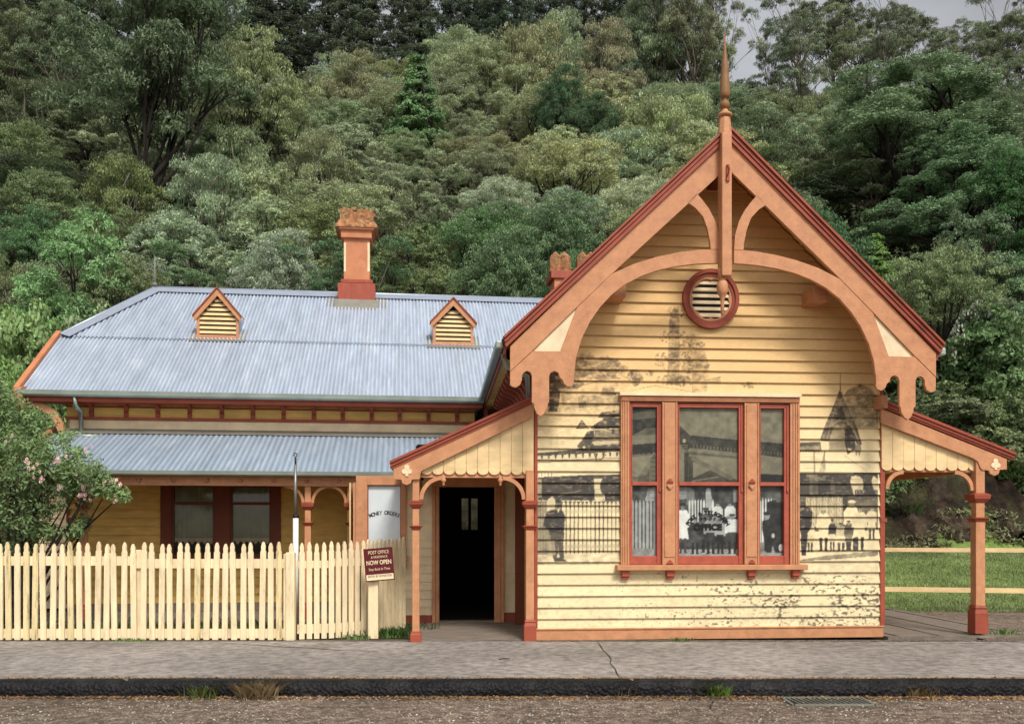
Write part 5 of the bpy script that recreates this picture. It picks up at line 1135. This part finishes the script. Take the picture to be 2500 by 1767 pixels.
for s in range(2):   # taller drooping
    make_proto('droop', 9, 5, dome_lobes(1.5, 4.0, 4.0, 14, .95, 20+s, -.3), 3, .14, 'palebark', dict(nc=27, nl=100, rc=.36, L=.18, Wd=.032, droop=.85, rnd=.55, low=-.7, flat=1.1))
for s in range(2):   # feathery bright wattle, layered
    make_proto('feather', 7, 5, dome_lobes(1.9, 2.4, 3.6, 18, .8, 40+s, -.2), 1.8, .13, 'bark', dict(nc=30, nl=90, rc=.30, L=.13, Wd=.045, droop=.3, rnd=.5, low=-.3, flat=.8))
for s in range(2):   # wide layered umbrella
    lo = [(random.uniform(-3.2,3.2)*(1-k/34), random.uniform(-2.6,2.6)*(1-k/34), 3.2+k*.26+random.uniform(-.3,.3), random.uniform(.9,1.35), random.uniform(.6,.85)) for k in range(24)]
    make_proto('layer', 10, 8, lo, 2.4, .22, 'bark', dict(nc=36, nl=95, rc=.34, L=.135, Wd=.045, droop=.3, rnd=.5, low=-.3, flat=.8), fine=2)
for s in range(3):   # tall open gum
    lo = [(random.gauss(0, 1.5)*(.5+k/16), random.gauss(0, 1.1), 6.0+k*.36+random.uniform(-.4,.4), random.uniform(.6,1.05), random.uniform(.45,.7)) for k in range(17)]
    make_proto('gum', 13, 5, lo, 5.0, .11, 'greybark', dict(nc=26, nl=80, rc=.34, L=.17, Wd=.04, droop=.7, rnd=.5, low=-.5, flat=.8), lean=random.uniform(-.6,.6), fine=3)
for s in range(2):   # dark pine: tiers of drooping dark boughs
    lo = []
    for k in range(22):
        z = 4.5+k*.40; R = (1-.6*(k/22))*2.0; a = k*2.4; lo.append((R*.62*math.cos(a), R*.62*math.sin(a), z, R*.55+.25, .35))
    make_proto('pine', 13.5, 4.5, lo, 12.0, .13, 'bark', dict(nc=24, nl=60, rc=.32, L=.19, Wd=.05, droop=.3, rnd=.55, low=-.6, flat=.7), fine=1)
lo = [(0.0, 0.0, 6.6, .3, .5)]
for k in range(30):
    t = k/30; z = .9+5.4*t; R = 2.0*(1-t)**.8; a = k*2.4; lo.append((R*.6*math.cos(a), R*.6*math.sin(a), z, R*.45+.22, .42))
make_proto('conifer', 7, 4, lo, 6.4, .14, 'bark', dict(nc=28, nl=75, rc=.30, L=.15, Wd=.06, droop=.1, rnd=.4, low=-.2, flat=.8), fine=0)
lo = []
for k in range(36):
    a = random.random()*6.28; R = random.uniform(.4, 4.0); lo.append((R*math.cos(a), R*.7*math.sin(a), 5.6+6.2*random.random()*(1-.35*R/4)+1.0*(R/4), random.uniform(.7,1.15), random.uniform(.5,.8)))
make_proto('vase', 13, 9, lo, 3.9, .21, 'bark', dict(nc=22, nl=64, rc=.40, L=.19, Wd=.05, droop=.5, rnd=.55, low=-.4, flat=.8), fine=5, skip=3)
for s in range(2):
    lo = [(random.uniform(-1.0,1.0), random.uniform(-.8,.8), random.uniform(.5,1.5), random.uniform(.5,.8), random.uniform(.45,.7)) for k in range(7)]
    make_proto('bush', 2.4, 3, lo, .4, .05, 'bark', dict(nc=34, nl=70, rc=.24, L=.12, Wd=.06, droop=.25, rnd=.5, low=-.6, flat=.8))
lo = [(.1*math.cos(k*2.4), .1*math.sin(k*2.4), 2.2+.42*k, .42-.012*k, .45) for k in range(10)]
make_proto('slim', 7, 1.4, lo, 5.5, .06, 'bark', dict(nc=40, nl=60, rc=.2, L=.13, Wd=.05, droop=.3, rnd=.5, low=-.8, flat=1))
KIND = {'round':('rounded','olive tree'), 'droop':('drooping','gum tree'), 'feather':('feathery','wattle tree'), 'layer':('broad layered','tree'), 'gum':('tall open','gum tree'), 'pine':('dark','pine tree'), 'conifer':('bright green cone shaped','conifer'), 'vase':('large dark spreading','gum tree'), 'bush':('low leafy','bush'), 'slim':('slim bright','young tree')}
NAME = {'round':'rounded_tree', 'droop':'gum_tree', 'feather':'wattle_tree', 'layer':'layered_tree', 'gum':'gum_tree', 'pine':'pine_tree', 'conifer':'conifer_tree', 'vase':'gum_tree', 'bush':'bush', 'slim':'young_tree'}
TREES = []
def tree(key, dx, dtop, Y, wpx, col, i=None, shade=None, sink=0.0, zbase=None, label=None):
    """dx, dtop: crown centre and top row in the 2296-px picture; wpx crown width there"""
    px, py = dx/.9184, dtop/.9184; X = (px-CX)/FPX*Y; ztop = EYE-(py-HY)/FPX*Y; zb_ = float(hill(X, Y)) if zbase is None else zbase
    pr = PROTO[key]; k = (i if i is not None else random.randint(0, 99)) % len(pr); tm, cm, zt, ww = pr[k]
    h = ztop-zb_; sz = h/zt; w = wpx/.9184/FPX*Y; sx = w/ww
    sx = min(max(sx, .55), 1.7) ; 
    if sz < .3: return None
    # keep crown detail roughly uniform: sink the trunk instead of stretching it
    if sz > 1.35*sx and key not in ('pine','gum'): zb_ += (sz-1.2*sx)*zt*.6; sz = (ztop-zb_)/zt
    r = empty(NAME[key], (X, Y, zb_-sink), random.uniform(-.5, .5)+(0 if key in ('vase','layer') else random.choice((0, 3.14))))
    r.scale = (sx, sx, sz)
    t = bpy.data.objects.new('trunk', tm); COL.objects.link(t); t.parent = r
    c = bpy.data.objects.new('crown', cm); COL.objects.link(c); c.parent = r
    v = random.uniform(.85, 1.18) if shade is None else shade
    kc = 1 if col in (SAGE,OLIVE,GREY,DK,MIDG,BR,PINE,BROWN) else KC
    c.color = (col[0]*kc*v*random.uniform(.94, 1.06), col[1]*kc*v, col[2]*kc*v*random.uniform(.92, 1.08), 1)
    TREES.append(dict(o=r, key=key, x=dx, y=dtop, w=wpx, Y=Y, col=col, label=label)); return r
SAGE=(.39,.45,.26); OLIVE=(.38,.41,.22); GREY=(.35,.42,.27); DK=(.16,.20,.10); MIDG=(.235,.29,.13); BR=(.2,.38,.1); PINE=(.11,.145,.09); BROWN=(.30,.29,.18)
KC = 2.2
GR='hillside trees behind the post office'
# heroes
tree('vase', 320, -40, 38, 400, (.07,.09,.045), 0, 1.0)
tree('gum', 560, 60, 46, 260, (.12,.14,.07)); tree('round', 560, 95, 44, 230, (.14,.16,.08))
tree('droop', 470, 140, 47, 230, (.12,.14,.075))
tree('feather', 175, 480, 27.5, 300, (.10,.17,.075), 0, 1.0); tree('feather', 60, 700, 22, 220, (.11,.17,.06), 1, 1.0)
tree('conifer', 937, 130, 48.5, 150, (.075,.125,.05), 0, 1.0); tree('conifer', 1965, 530, 36, 70, (.10,.155,.045), 0, 1.0)
tree('round', 1265, 165, 49, 140, (.035,.065,.03), 0, 1.0); tree('round', 1330, 215, 48, 130, (.04,.065,.03), 1, 1.0)
tree('droop', 1490, 225, 46, 260, SAGE, 0, 1.05); tree('layer', 2030, 175, 41, 420, (.10,.145,.08), 0, 1.0); tree('layer', 2150, 300, 38, 330, (.095,.14,.075), 1, .95)
tree('layer', 2260, 360, 33, 220, (.035,.075,.025), 1, 1.0); tree('feather', 2180, 480, 31, 230, (.07,.10,.05), 0, 1.0)
for x, y, w in ((1790,-30,210),(1870,15,180),(1930,-20,230),(2010,20,220),(2090,35,220),(2190,60,200),(2265,-40,260),(2300,20,240)): tree('gum', x, y, 66+random.uniform(-2,3), w, (.085,.10,.055))
for x, y, w in ((1480,-120,200),(1560,-90,220),(1610,-40,120)): tree('gum', x, y, 60+random.uniform(-2,2), w, (.11,.12,.07))
for x in range(380, 1470, 58): tree('pine', x+random.uniform(-18,18), random.uniform(-90, -20), random.choice((67.5, 70, 73)), random.choice((110, 150)), PINE)
for x in (-30, 30, 90, 150, 230, 310): tree('pine', x, -60, 70, 150, PINE)
for x, y, w in ((1735,40,150),(1800,20,190),(1905,50,190),(2000,0,190),(2120,70,190),(2230,90,180)): tree('gum', x, y, 57+random.uniform(-1.5,2), w, (.10,.12,.07))
for x, y, w in ((1460,-10,190),(1540,20,190),(1590,60,150),(1430,60,170)): tree(random.choice(('droop','gum')), x, y, 61, w, (.13,.155,.09))
for x, y, k_ in ((300,250,130),(640,230,150),(1230,330,150),(1060,250,140),(820,300,140),(1770,230,150)): tree('gum', x, y, 47, k_, SAGE)
for x, y in ((20,-30),(90,30),(150,-20)): tree('gum', x, y, 56, 230, (.09,.11,.06))
for x, y, w, c in ((1080,90,170,OLIVE),(1190,60,190,OLIVE),(1250,30,150,SAGE),(1360,60,150,BROWN),(800,130,160,OLIVE),(720,180,150,OLIVE),(1000,140,150,SAGE),(890,190,140,GREY),(650,250,200,OLIVE)):
    tree(random.choice(('round','droop')), x, y, 58+random.uniform(-2,2), w, c)
tree('bush', 120, 700, 19.0, 210, (.12,.17,.06), 0, 1.0); tree('bush', 25, 800, 17.0, 180, (.10,.16,.05), 1, 1.0); tree('bush', 210, 690, 24, 170, (.13,.17,.08), 0, 1.0)
# rows filling the hillside
for Y, top, sp_, hmin in ((29, 560, 165, 0), (33, 480, 165, 0), (37, 400, 160, 0), (41.5, 330, 160, 0), (46, 280, 150, 0), (51, 215, 145, 0), (56, 165, 140, 0), (61, 120, 125, 0), (66, 85, 120, 0)):
    x = -280+random.uniform(0, 60)
    while x < 2600:
        t = top+random.uniform(-35, 40); w = sp_*random.uniform(1.15, 1.6)
        if x > 1600 and Y > 54: t = max(t, 200)+random.uniform(0, 40)
        if 1400 < x < 1620 and Y > 48: t = max(t, 215)
        if 470 < x < 920 and Y > 54: t += 85
        elif x <= 1480 and Y > 60: t += 25 
        hero = any(abs(x-q['x']) < q['w']*.5 and Y < q['Y'] and t < q['y']+q['w']*.7 and q['key'] in ('vase','conifer','layer') for q in TREES if q['key'] in ('vase','conifer','layer'))
        if not hero:
            if x < 380: col = random.choice((DK, MIDG, (.11,.125,.07), MIDG, (.09,.12,.075)))
            elif x < 680: col = random.choice((GREY, MIDG, SAGE, (.13,.16,.09), GREY))
            elif x < 1650: col = random.choice((SAGE, OLIVE, GREY, SAGE, GREY))
            else: col = random.choice((MIDG, (.10,.13,.07), DK, (.13,.155,.085), (.10,.12,.065)))
            if Y < 35: col = random.choice((MIDG, (.085,.13,.06), (.07,.12,.055), col))
            tree(random.choice(('round','droop','round','feather','gum')) if Y < 55 else random.choice(('round','droop')), x, t, Y+random.uniform(-1.3,1.3), w, col)
        x += sp_*random.uniform(.85, 1.2)
# right-hand bank bushes seen past the verandah
for x, y, Y, w, c in ((2060,960,26.5,200,MIDG),(2160,900,26.5,220,DK),(2250,960,25.8,200,MIDG),(2110,760,28.5,220,(.10,.15,.06)),(2230,740,28,240,(.06,.10,.04)),(2290,880,26,160,MIDG),(2000,1000,27.5,160,DK),(2270,1110,25.2,140,(.05,.07,.03)),(2150,850,27.6,180,MIDG)):
    tree('bush', x, y, Y, w, c)
# ---- labels: each tree told apart by kind, tone and place
def tone_word(c):
    s = sum(c)
    if c[1] > c[0]*1.6 and c[1] > .12: return 'bright green'
    return 'pale grey green' if s > .44 else 'olive green' if s > .36 else 'mid green' if s > .21 else 'deep green' if s > .13 else 'blackish green'
def place(x):
    for lim, w in ((-40,'outside the left frame edge'),(60,'at the far left edge'),(250,'above the left hip of the residence roof'),(400,'above the iron ridge finial'),(560,'above the left roof vent'),(740,'between the left roof vent and the tall chimney'),(860,'directly above the tall chimney'),(960,'right of the tall chimney'),(1080,'above the right roof vent'),(1230,'between the right roof vent and the rear chimney'),(1380,'above the rear chimney'),(1560,'left of the gable spire'),(1700,'just right of the gable spire'),(1880,'above the right slope of the gable'),(2080,'beyond the right gable eave'),(2230,'above the right verandah roof')):
        if x < lim: return w
    return 'at the far right edge' if x < 2330 else 'past the right frame edge'
def row(y, key):
    if y < 60: return 'on the skyline'
    if y < 180: return 'high on the hill'
    if y < 300: return 'on the upper slope'
    if y < 430: return 'halfway up the slope'
    if y < 560: return 'on the lower slope'
    return 'at the foot of the hill'
from collections import defaultdict
grp = defaultdict(list)
for t in TREES:
    a, b = KIND[t['key']]; tw = tone_word(t['col'] if t['col'] not in (SAGE,OLIVE,GREY,DK,MIDG,BR,PINE,BROWN) else tuple(q/2.1 for q in t['col'])); s = f"{a} {b} {row(t['y'], t['key'])} {place(t['x'])}"
    if t['key'] in ('round','droop','feather','layer','gum','bush'): s = f"{tw} {s}"
    grp[s].append(t)
ORD = ['first','second','third','fourth','fifth','sixth','seventh']
for s, L in grp.items():
    L.sort(key=lambda q: q['x'])
    for i, t in enumerate(L):
        w = s if len(L) == 1 else (('left hand ' if i == 0 else 'right hand ') if len(L) == 2 else f'{ORD[i]} from left, ')+s
        wd = w.split(); w = ' '.join(wd[:16])
        tag(t['o'], w, 'bush' if t['key'] == 'bush' else 'tree', 'bushes on the bank and garden' if t['key'] == 'bush' else GR)
# ---- undergrowth over the hill (one mass)
def clumps(n, xf, yf, rc, nl, L, Wd, name, col, lift=.25, label=None, kind='stuff', zfun=hill, flat=.7, droop=.3, cat='undergrowth'):
    X = xf(n); Y = yf(n); Zc = zfun(X, Y)+lift*rng.random(n); out = []
    for i in range(n):
        m = nl; d = rng.normal(size=(m, 3)); d /= np.linalg.norm(d, axis=1, keepdims=True); d[:,2] = np.abs(d[:,2]); r_ = rc*rng.uniform(.5, 1.6)
        P_ = np.array([X[i], Y[i], Zc[i]])+d*r_*(rng.random((m, 1))**.4)*np.array([1,1,flat]); out.append(leaves(P_, d, L, Wd, droop, .5))
    V = np.concatenate(out); o = np_mesh(name, V, np.arange(len(V)).reshape(-1, 4), 'leaf', kind, label=label, cat=cat); o.color = tuple(col)+(1,); return o
clumps(5200, lambda n: rng.uniform(-42, 42, n), lambda n: 26+rng.random(n)**1.3*46, .75, 34, .24, .10, 'undergrowth', (.11,.14,.065), 1.0, 'dense dark undergrowth covering the hillside between the trees')
clumps(1500, lambda n: rng.uniform(7, 17, n), lambda n: 25.6+rng.random(n)*2.6, .35, 40, .16, .05, 'bank_plants', (.15,.22,.08), .3, 'creepers and small plants on the rocky bank behind the lawn')
clumps(260, lambda n: rng.uniform(6, 20, n), lambda n: 24.3+rng.random(n)*.6, .28, 40, .12, .04, 'bank_foot_plants', (.2,.2,.1), .15, 'straggling weeds along the foot of the rocky bank')
# ---- blades of grass
def blades(name, X, Y, Z, h, w, col, label, lean=.35, kind='stuff', cat='grass'):
    n = len(X); a = rng.uniform(0, 2*math.pi, n); H = h*rng.uniform(.5, 1.3, n); dx = np.cos(a); dy = np.sin(a); ln = lean*rng.random(n)*H
    B = np.stack([X, Y, Z], 1); s = np.stack([-dy, dx, 0*dx], 1)*w/2; t = B+np.stack([dx*ln, dy*ln, H], 1); mid = B+np.stack([dx*ln*.35, dy*ln*.35, H*.6], 1)
    V = np.stack([B-s, B+s, mid+s*.7, t, mid-s*.7], 1).reshape(-1, 3)
    o = np_mesh(name, V, np.arange(5*n).reshape(-1, 5), 'leaf', kind, label=label, cat=cat); o.color = tuple(col)+(1,); return o
n = 60000; X = rng.uniform(6.0, 16, n); Y = rng.uniform(15.4, 24.9, n); blades('lawn_grass', X, Y, hill(X, Y)+.015, .05, .014, (.25,.29,.13), 'short green grass of the lawn beyond the side fence', .6)
n = 5000; X = rng.uniform(-10, -1.3, n); Y = rng.uniform(12.0, 13.8, n); X = X+.3*np.sin(Y*5); blades('garden_grass', X, Y, 0*X-.012, .10, .012, (.09,.15,.045), 'sparse grass in the garden behind the picket fence', .7)
# leaf litter and weeds along the kerb
def litter(name, n, xf, yf, z, col, label, L=.035, Wd=.018):
    X, Y = xf(n), yf(n); P_ = np.stack([X, Y, z+.004+rng.random(n)*.012], 1); up = np.tile(np.array([[0,0,1.0]]), (n, 1)); V = leaves(P_, up, L, Wd, 0, .35)
    o = np_mesh(name, V, np.arange(len(V)).reshape(-1, 4), 'leaf', 'stuff', label=label, cat='leaf litter'); o.color = tuple(col)+(1,); return o
litter('leaf_litter', 5200, lambda n: np.concatenate([rng.uniform(-6, 6, n//2), rng.normal(0, 1, n-n//2)*.5+rng.choice([-4.2,-2.6,-.6,1.4,2.9,4.3], n-n//2)]), lambda n: 8.53-np.abs(rng.normal(0, .07, n)), -.135, (.30,.17,.08), 'dry brown leaves lying in the gutter below the kerb')
litter('kerb_top_litter', 2600, lambda n: rng.uniform(-6, 6, n)+.4*rng.normal(size=n), lambda n: 8.76+np.abs(rng.normal(0, .035, n)), .0, (.34,.20,.09), 'fallen orange brown leaves along the back of the black kerb', .03, .016)
litter('wall_foot_litter', 900, lambda n: rng.uniform(.3, 6.5, n), lambda n: 11.55+np.abs(rng.normal(0, .03, n)), .0, (.20,.16,.09), 'scraps of leaf and bark along the foot of the front wall', .03, .014)
litter('road_grit', 9000, lambda n: rng.uniform(-5.5, 5.5, n), lambda n: rng.uniform(6.2, 8.5, n), -.137, (.42,.37,.31), 'pale gravel chips scattered over the road', .018, .016)
def tuft(name, dx, dy, z, n, h, w, col, label, spread=.05, lean=1.1, grp_=None):
    px, py = dx/.9184, dy/.9184; Y = (EYE-z)*FPX/(py-HY); X = (px-CX)/FPX*Y
    xs_ = X+rng.normal(0, spread, n); ys_ = Y+rng.normal(0, spread*.5, n); o = blades(name, xs_, ys_, 0*xs_+z, h, w, col, label, lean, kind=None, cat='grass tuft')
    me = o.data; me.transform(Matrix.Translation((-X, -Y, -z))); o.location = (X, Y, z)
    if grp_: o['group'] = grp_
    return o
G2 = 'tufts of grass along kerb and wall'
tuft('grass_tuft', 578, 1566, -.135, 420, .14, .0035, (.52,.40,.22), 'big tuft of dry straw coloured grass hanging over the kerb', .07, 1.2, G2)
tuft('grass_tuft', 452, 1566, -.135, 110, .11, .004, (.22,.26,.09), 'thin yellow green tuft left of the dry straw clump', .06, 1.2, G2)
tuft('grass_tuft', 1612, 1562, -.135, 110, .12, .005, (.20,.32,.07), 'fresh green tuft at the kerb left of the drain grate', .05, 1.0, G2)
tuft('grass_tuft', 2065, 1562, -.135, 130, .09, .003, (.28,.20,.10), 'brownish dry tuft at the kerb right of the drain grate', .10, 1.0, G2)
tuft('grass_tuft', 1400, 1558, -.135, 34, .09, .006, (.28,.20,.10), 'small dry weeds at the kerb below the front wall', .09, 1.0, G2)
tuft('grass_tuft', 885, 1428, 0, 420, .11, .006, (0.17,0.30,0.08), 'green tuft growing beside the base of the left porch post', .10, .9, G2)
tuft('grass_tuft', 800, 1432, 0, 120, .06, .009, (0.20,0.30,0.09), 'low green tuft at the foot of the maroon sign', .10, .9, G2)
tuft('grass_tuft', 1525, 1437, 0, 90, .05, .008, (0.18,0.30,0.08), 'small green weed at the foot of the printed wall', .07, .9, G2)
tuft('grass_tuft', 300, 1437, 0, 140, .04, .008, (0.22,0.33,0.11), 'short green weeds below the long picket fence', .12, .9, G2)
tuft('grass_tuft', 2255, 1425, 0, 90, .09, .008, (0.24,0.36,0.11), 'green weed by the path right of the far verandah post', .10, .9, G2)
tuft('flax_clump', 2035, 1165, 1.6, 700, .85, .009, (.13,.19,.07), 'arching strap leaved clump growing on the rocky bank', .15, .9)
_f = bpy.data.objects['flax_clump']; _y = 25.6; _p = at(2035/.9184, 1200/.9184, _y); _f.location = (_p[0], _y, _p[2]); _f['category'] = 'plant'
# ---- flowering shrub at the left, in front of the wing
def big_shrub():
    Yc = 13.0; p = lambda x, y, Y=Yc: at(x/.9184, y/.9184, Y)
    spec = [(-20,960,.75),(40,965,.55),(130,1015,.42),(20,1050,.75),(110,1060,.52),(-60,1050,.8),(40,1160,.58),(-20,1180,.8),(150,1115,.30),(0,915,.38),(-60,900,.6),(180,1080,.32),(205,1060,.22),(225,1085,.18),(245,1100,.13),(268,1112,.09),(165,1190,.12),(95,1200,.24),(185,1170,.08)]
    lobes = []
    for x, y, r in spec:
        q = p(x, y, Yc+(-.35 if x > 200 else random.uniform(-.1, .5))); lobes.append((q[0], q[1], q[2], r, r*.75))
    root = empty('flowering_shrub', (p(20,1175)[0], Yc+.2, 0), 0, 'large green shrub with small pink flowers spilling over the picket fence at left', 'shrub')
    out = []
    for (x, y, z, rx, rz) in lobes:
        k = int(46*(rx/.6)**1.7)+5
        for _ in range(k):
            ct = random.uniform(-.7, 1); ph = random.random()*6.28; s_ = math.sqrt(1-ct*ct); q = random.uniform(.6, 1.05)
            c = np.array([x+rx*q*s_*math.cos(ph), y+rx*q*s_*math.sin(ph), z+rz*q*ct]); m = 36
            d = rng.normal(size=(m, 3)); d /= np.linalg.norm(d, axis=1, keepdims=True); P_ = c+d*.13*(rng.random((m, 1))**.4)
            out.append(leaves(P_, d*.6+np.array([0,-.3,.6]), .075, .026, .3, .45))
    V = np.concatenate(out)-np.array(root.location); o = np_mesh('foliage', V, np.arange(len(V)).reshape(-1, 4), 'leaf'); o.parent = root; o.color = (.18,.26,.10,1)
    mb = MB(I); b0 = (root.location.x, root.location.y, 0)
    for lb in lobes: pth = limb_path((b0[0]+random.uniform(-.15,.15), b0[1], -.1), lb[:3], .12); mb.tube(pth, list(np.linspace(.03, .007, len(pth))), 5)
    mb.build('branches', 'bark', root)
    fs_ = []
    for x, y in [(random.uniform(-10, 200), random.uniform(985, 1100)) for _ in range(11)]+[(random.uniform(160, 275), random.uniform(1070, 1120)) for _ in range(8)]:
        c = np.array(p(x, y, Yc-.62+random.uniform(-.1, .1) if x < 150 else Yc-.45))
        for k in range(random.randint(2, 4)): 
            cc = c+rng.normal(0, .035, 3)
            for j in range(5): a = j*1.257; fs_.append(leaves((cc+np.array([.016*math.cos(a), 0, .016*math.sin(a)]))[None], np.array([[0,-1.0,.2]]), .026, .018, 0, .3))
    V = np.concatenate(fs_)-np.array(root.location); fl = np_mesh('flowers', V, np.arange(len(V)).reshape(-1, 4), 'leaf'); fl.parent = root; fl.color = (.80,.48,.46,1); fl['kind'] = 'stuff'
big_shrub()
# pale blossoming bush on the bank at right
def blossom(x, y, Y, w):
    r = tree('bush', x, y, Y, w, (.07,.11,.045), 0, 1.0)
    tag(r, 'bush dotted with pale blossoms hanging on the bank at the right edge', 'bush', 'bushes on the bank and garden')
    P_ = []
    for _ in range(420):
        ct = random.uniform(-.3, 1); ph = random.uniform(math.pi, 2*math.pi); s_ = math.sqrt(1-ct*ct); P_.append((1.45*s_*math.cos(ph), 1.2*s_*math.sin(ph), 1.2+1.05*ct))
    P_ = np.array(P_); V = leaves(P_, np.tile([[0,-1.0,.3]], (len(P_), 1)), .075, .06, 0, .5); o = np_mesh('blossoms', V, np.arange(len(V)).reshape(-1, 4), 'leaf'); o.parent = r; o.color = (.42,.45,.34,1); o['kind'] = 'stuff'
blossom(2245, 690, 27.2, 200)
tree('feather', 1050, 1085, 23.0, 110, (.14,.24,.08), 0, 1.0)
tag(TREES[-1]['o'], 'bright green tree glimpsed through the far window of the dark hallway', 'tree', 'hillside trees behind the post office')
TREES.pop()
TREES.pop()
# loose twig and paint mark on the footpath
tw = at(*c3(930, 1535), 1); Yt = 1.5*FPX/(c3(0,1535)[1]-HY); xt = (c3(930,0)[0]-CX)/FPX*Yt
mb = MB(I); mb.tube([(xt-.06, Yt-.03, .008), (xt, Yt, .012), (xt+.07, Yt+.03, .008)], [.004,.006,.003], 5); tag(mb.build('twig', 'black'), 'short dark twig lying on the footpath before the porch', 'twig')
# ================= LIGHT, SKY, CAMERA =================
SUN_EL, SUN_AZ = math.radians(48), math.radians(22)     # azimuth measured from straight behind the camera, to the right
w = bpy.data.worlds.new('World'); sc.world = w; w.use_nodes = True; n, l = w.node_tree.nodes, w.node_tree.links; bg = n['Background']
sky = n.new('ShaderNodeTexSky'); sky.sky_type = 'NISHITA'; sky.sun_disc = False; sky.sun_elevation = SUN_EL; sky.sun_rotation = math.pi-SUN_AZ; sky.altitude = 350; sky.dust_density = 3
hs = n.new('ShaderNodeHueSaturation'); hs.inputs['Saturation'].default_value = .16; l.new(sky.outputs[0], hs.inputs['Color'])
tc = n.new('ShaderNodeTexCoord'); mpw = n.new('ShaderNodeMapping'); mpw.inputs['Scale'].default_value = (1,1,2.5); nz = n.new('ShaderNodeTexNoise'); nz.inputs['Scale'].default_value = 2.2; nz.inputs['Detail'].default_value = 6
l.new(tc.outputs['Generated'], mpw.inputs[0]); l.new(mpw.outputs[0], nz.inputs['Vector'])
mr_ = n.new('ShaderNodeMapRange'); mr_.inputs[1].default_value = .3; mr_.inputs[2].default_value = .7; mr_.inputs[3].default_value = .8; mr_.inputs[4].default_value = 1.6; l.new(nz.outputs[0], mr_.inputs[0])
vm = n.new('ShaderNodeVectorMath'); vm.operation = 'SCALE'; l.new(hs.outputs[0], vm.inputs[0]); l.new(mr_.outputs[0], vm.inputs['Scale']); l.new(vm.outputs[0], bg.inputs[0]); bg.inputs[1].default_value = .14
sl = bpy.data.lights.new('sun', 'SUN'); sl.energy = 3.0; sl.angle = math.radians(14); sl.color = (1, .955, .89); so = bpy.data.objects.new('sun', sl); COL.objects.link(so)
d = Vector((math.sin(SUN_AZ)*math.cos(SUN_EL), -math.cos(SUN_AZ)*math.cos(SUN_EL), math.sin(SUN_EL))); so.rotation_euler = d.to_track_quat('Z', 'Y').to_euler(); so.location = d*50
cam = bpy.data.cameras.new('camera'); co = bpy.data.objects.new('camera', cam); COL.objects.link(co); co.location = (0, 0, EYE); co.rotation_euler = (math.pi/2, 0, 0)
cam.sensor_width = 36; cam.lens = FPX/2500*36; cam.shift_y = (HY-1767/2)/2500; cam.clip_end = 3000; cam.clip_start = .1; sc.camera = co
sc.view_settings.view_transform = 'Standard'; sc.view_settings.look = 'None'; sc.view_settings.exposure = 0
sc.render.resolution_x = 1024; sc.render.resolution_y = 723
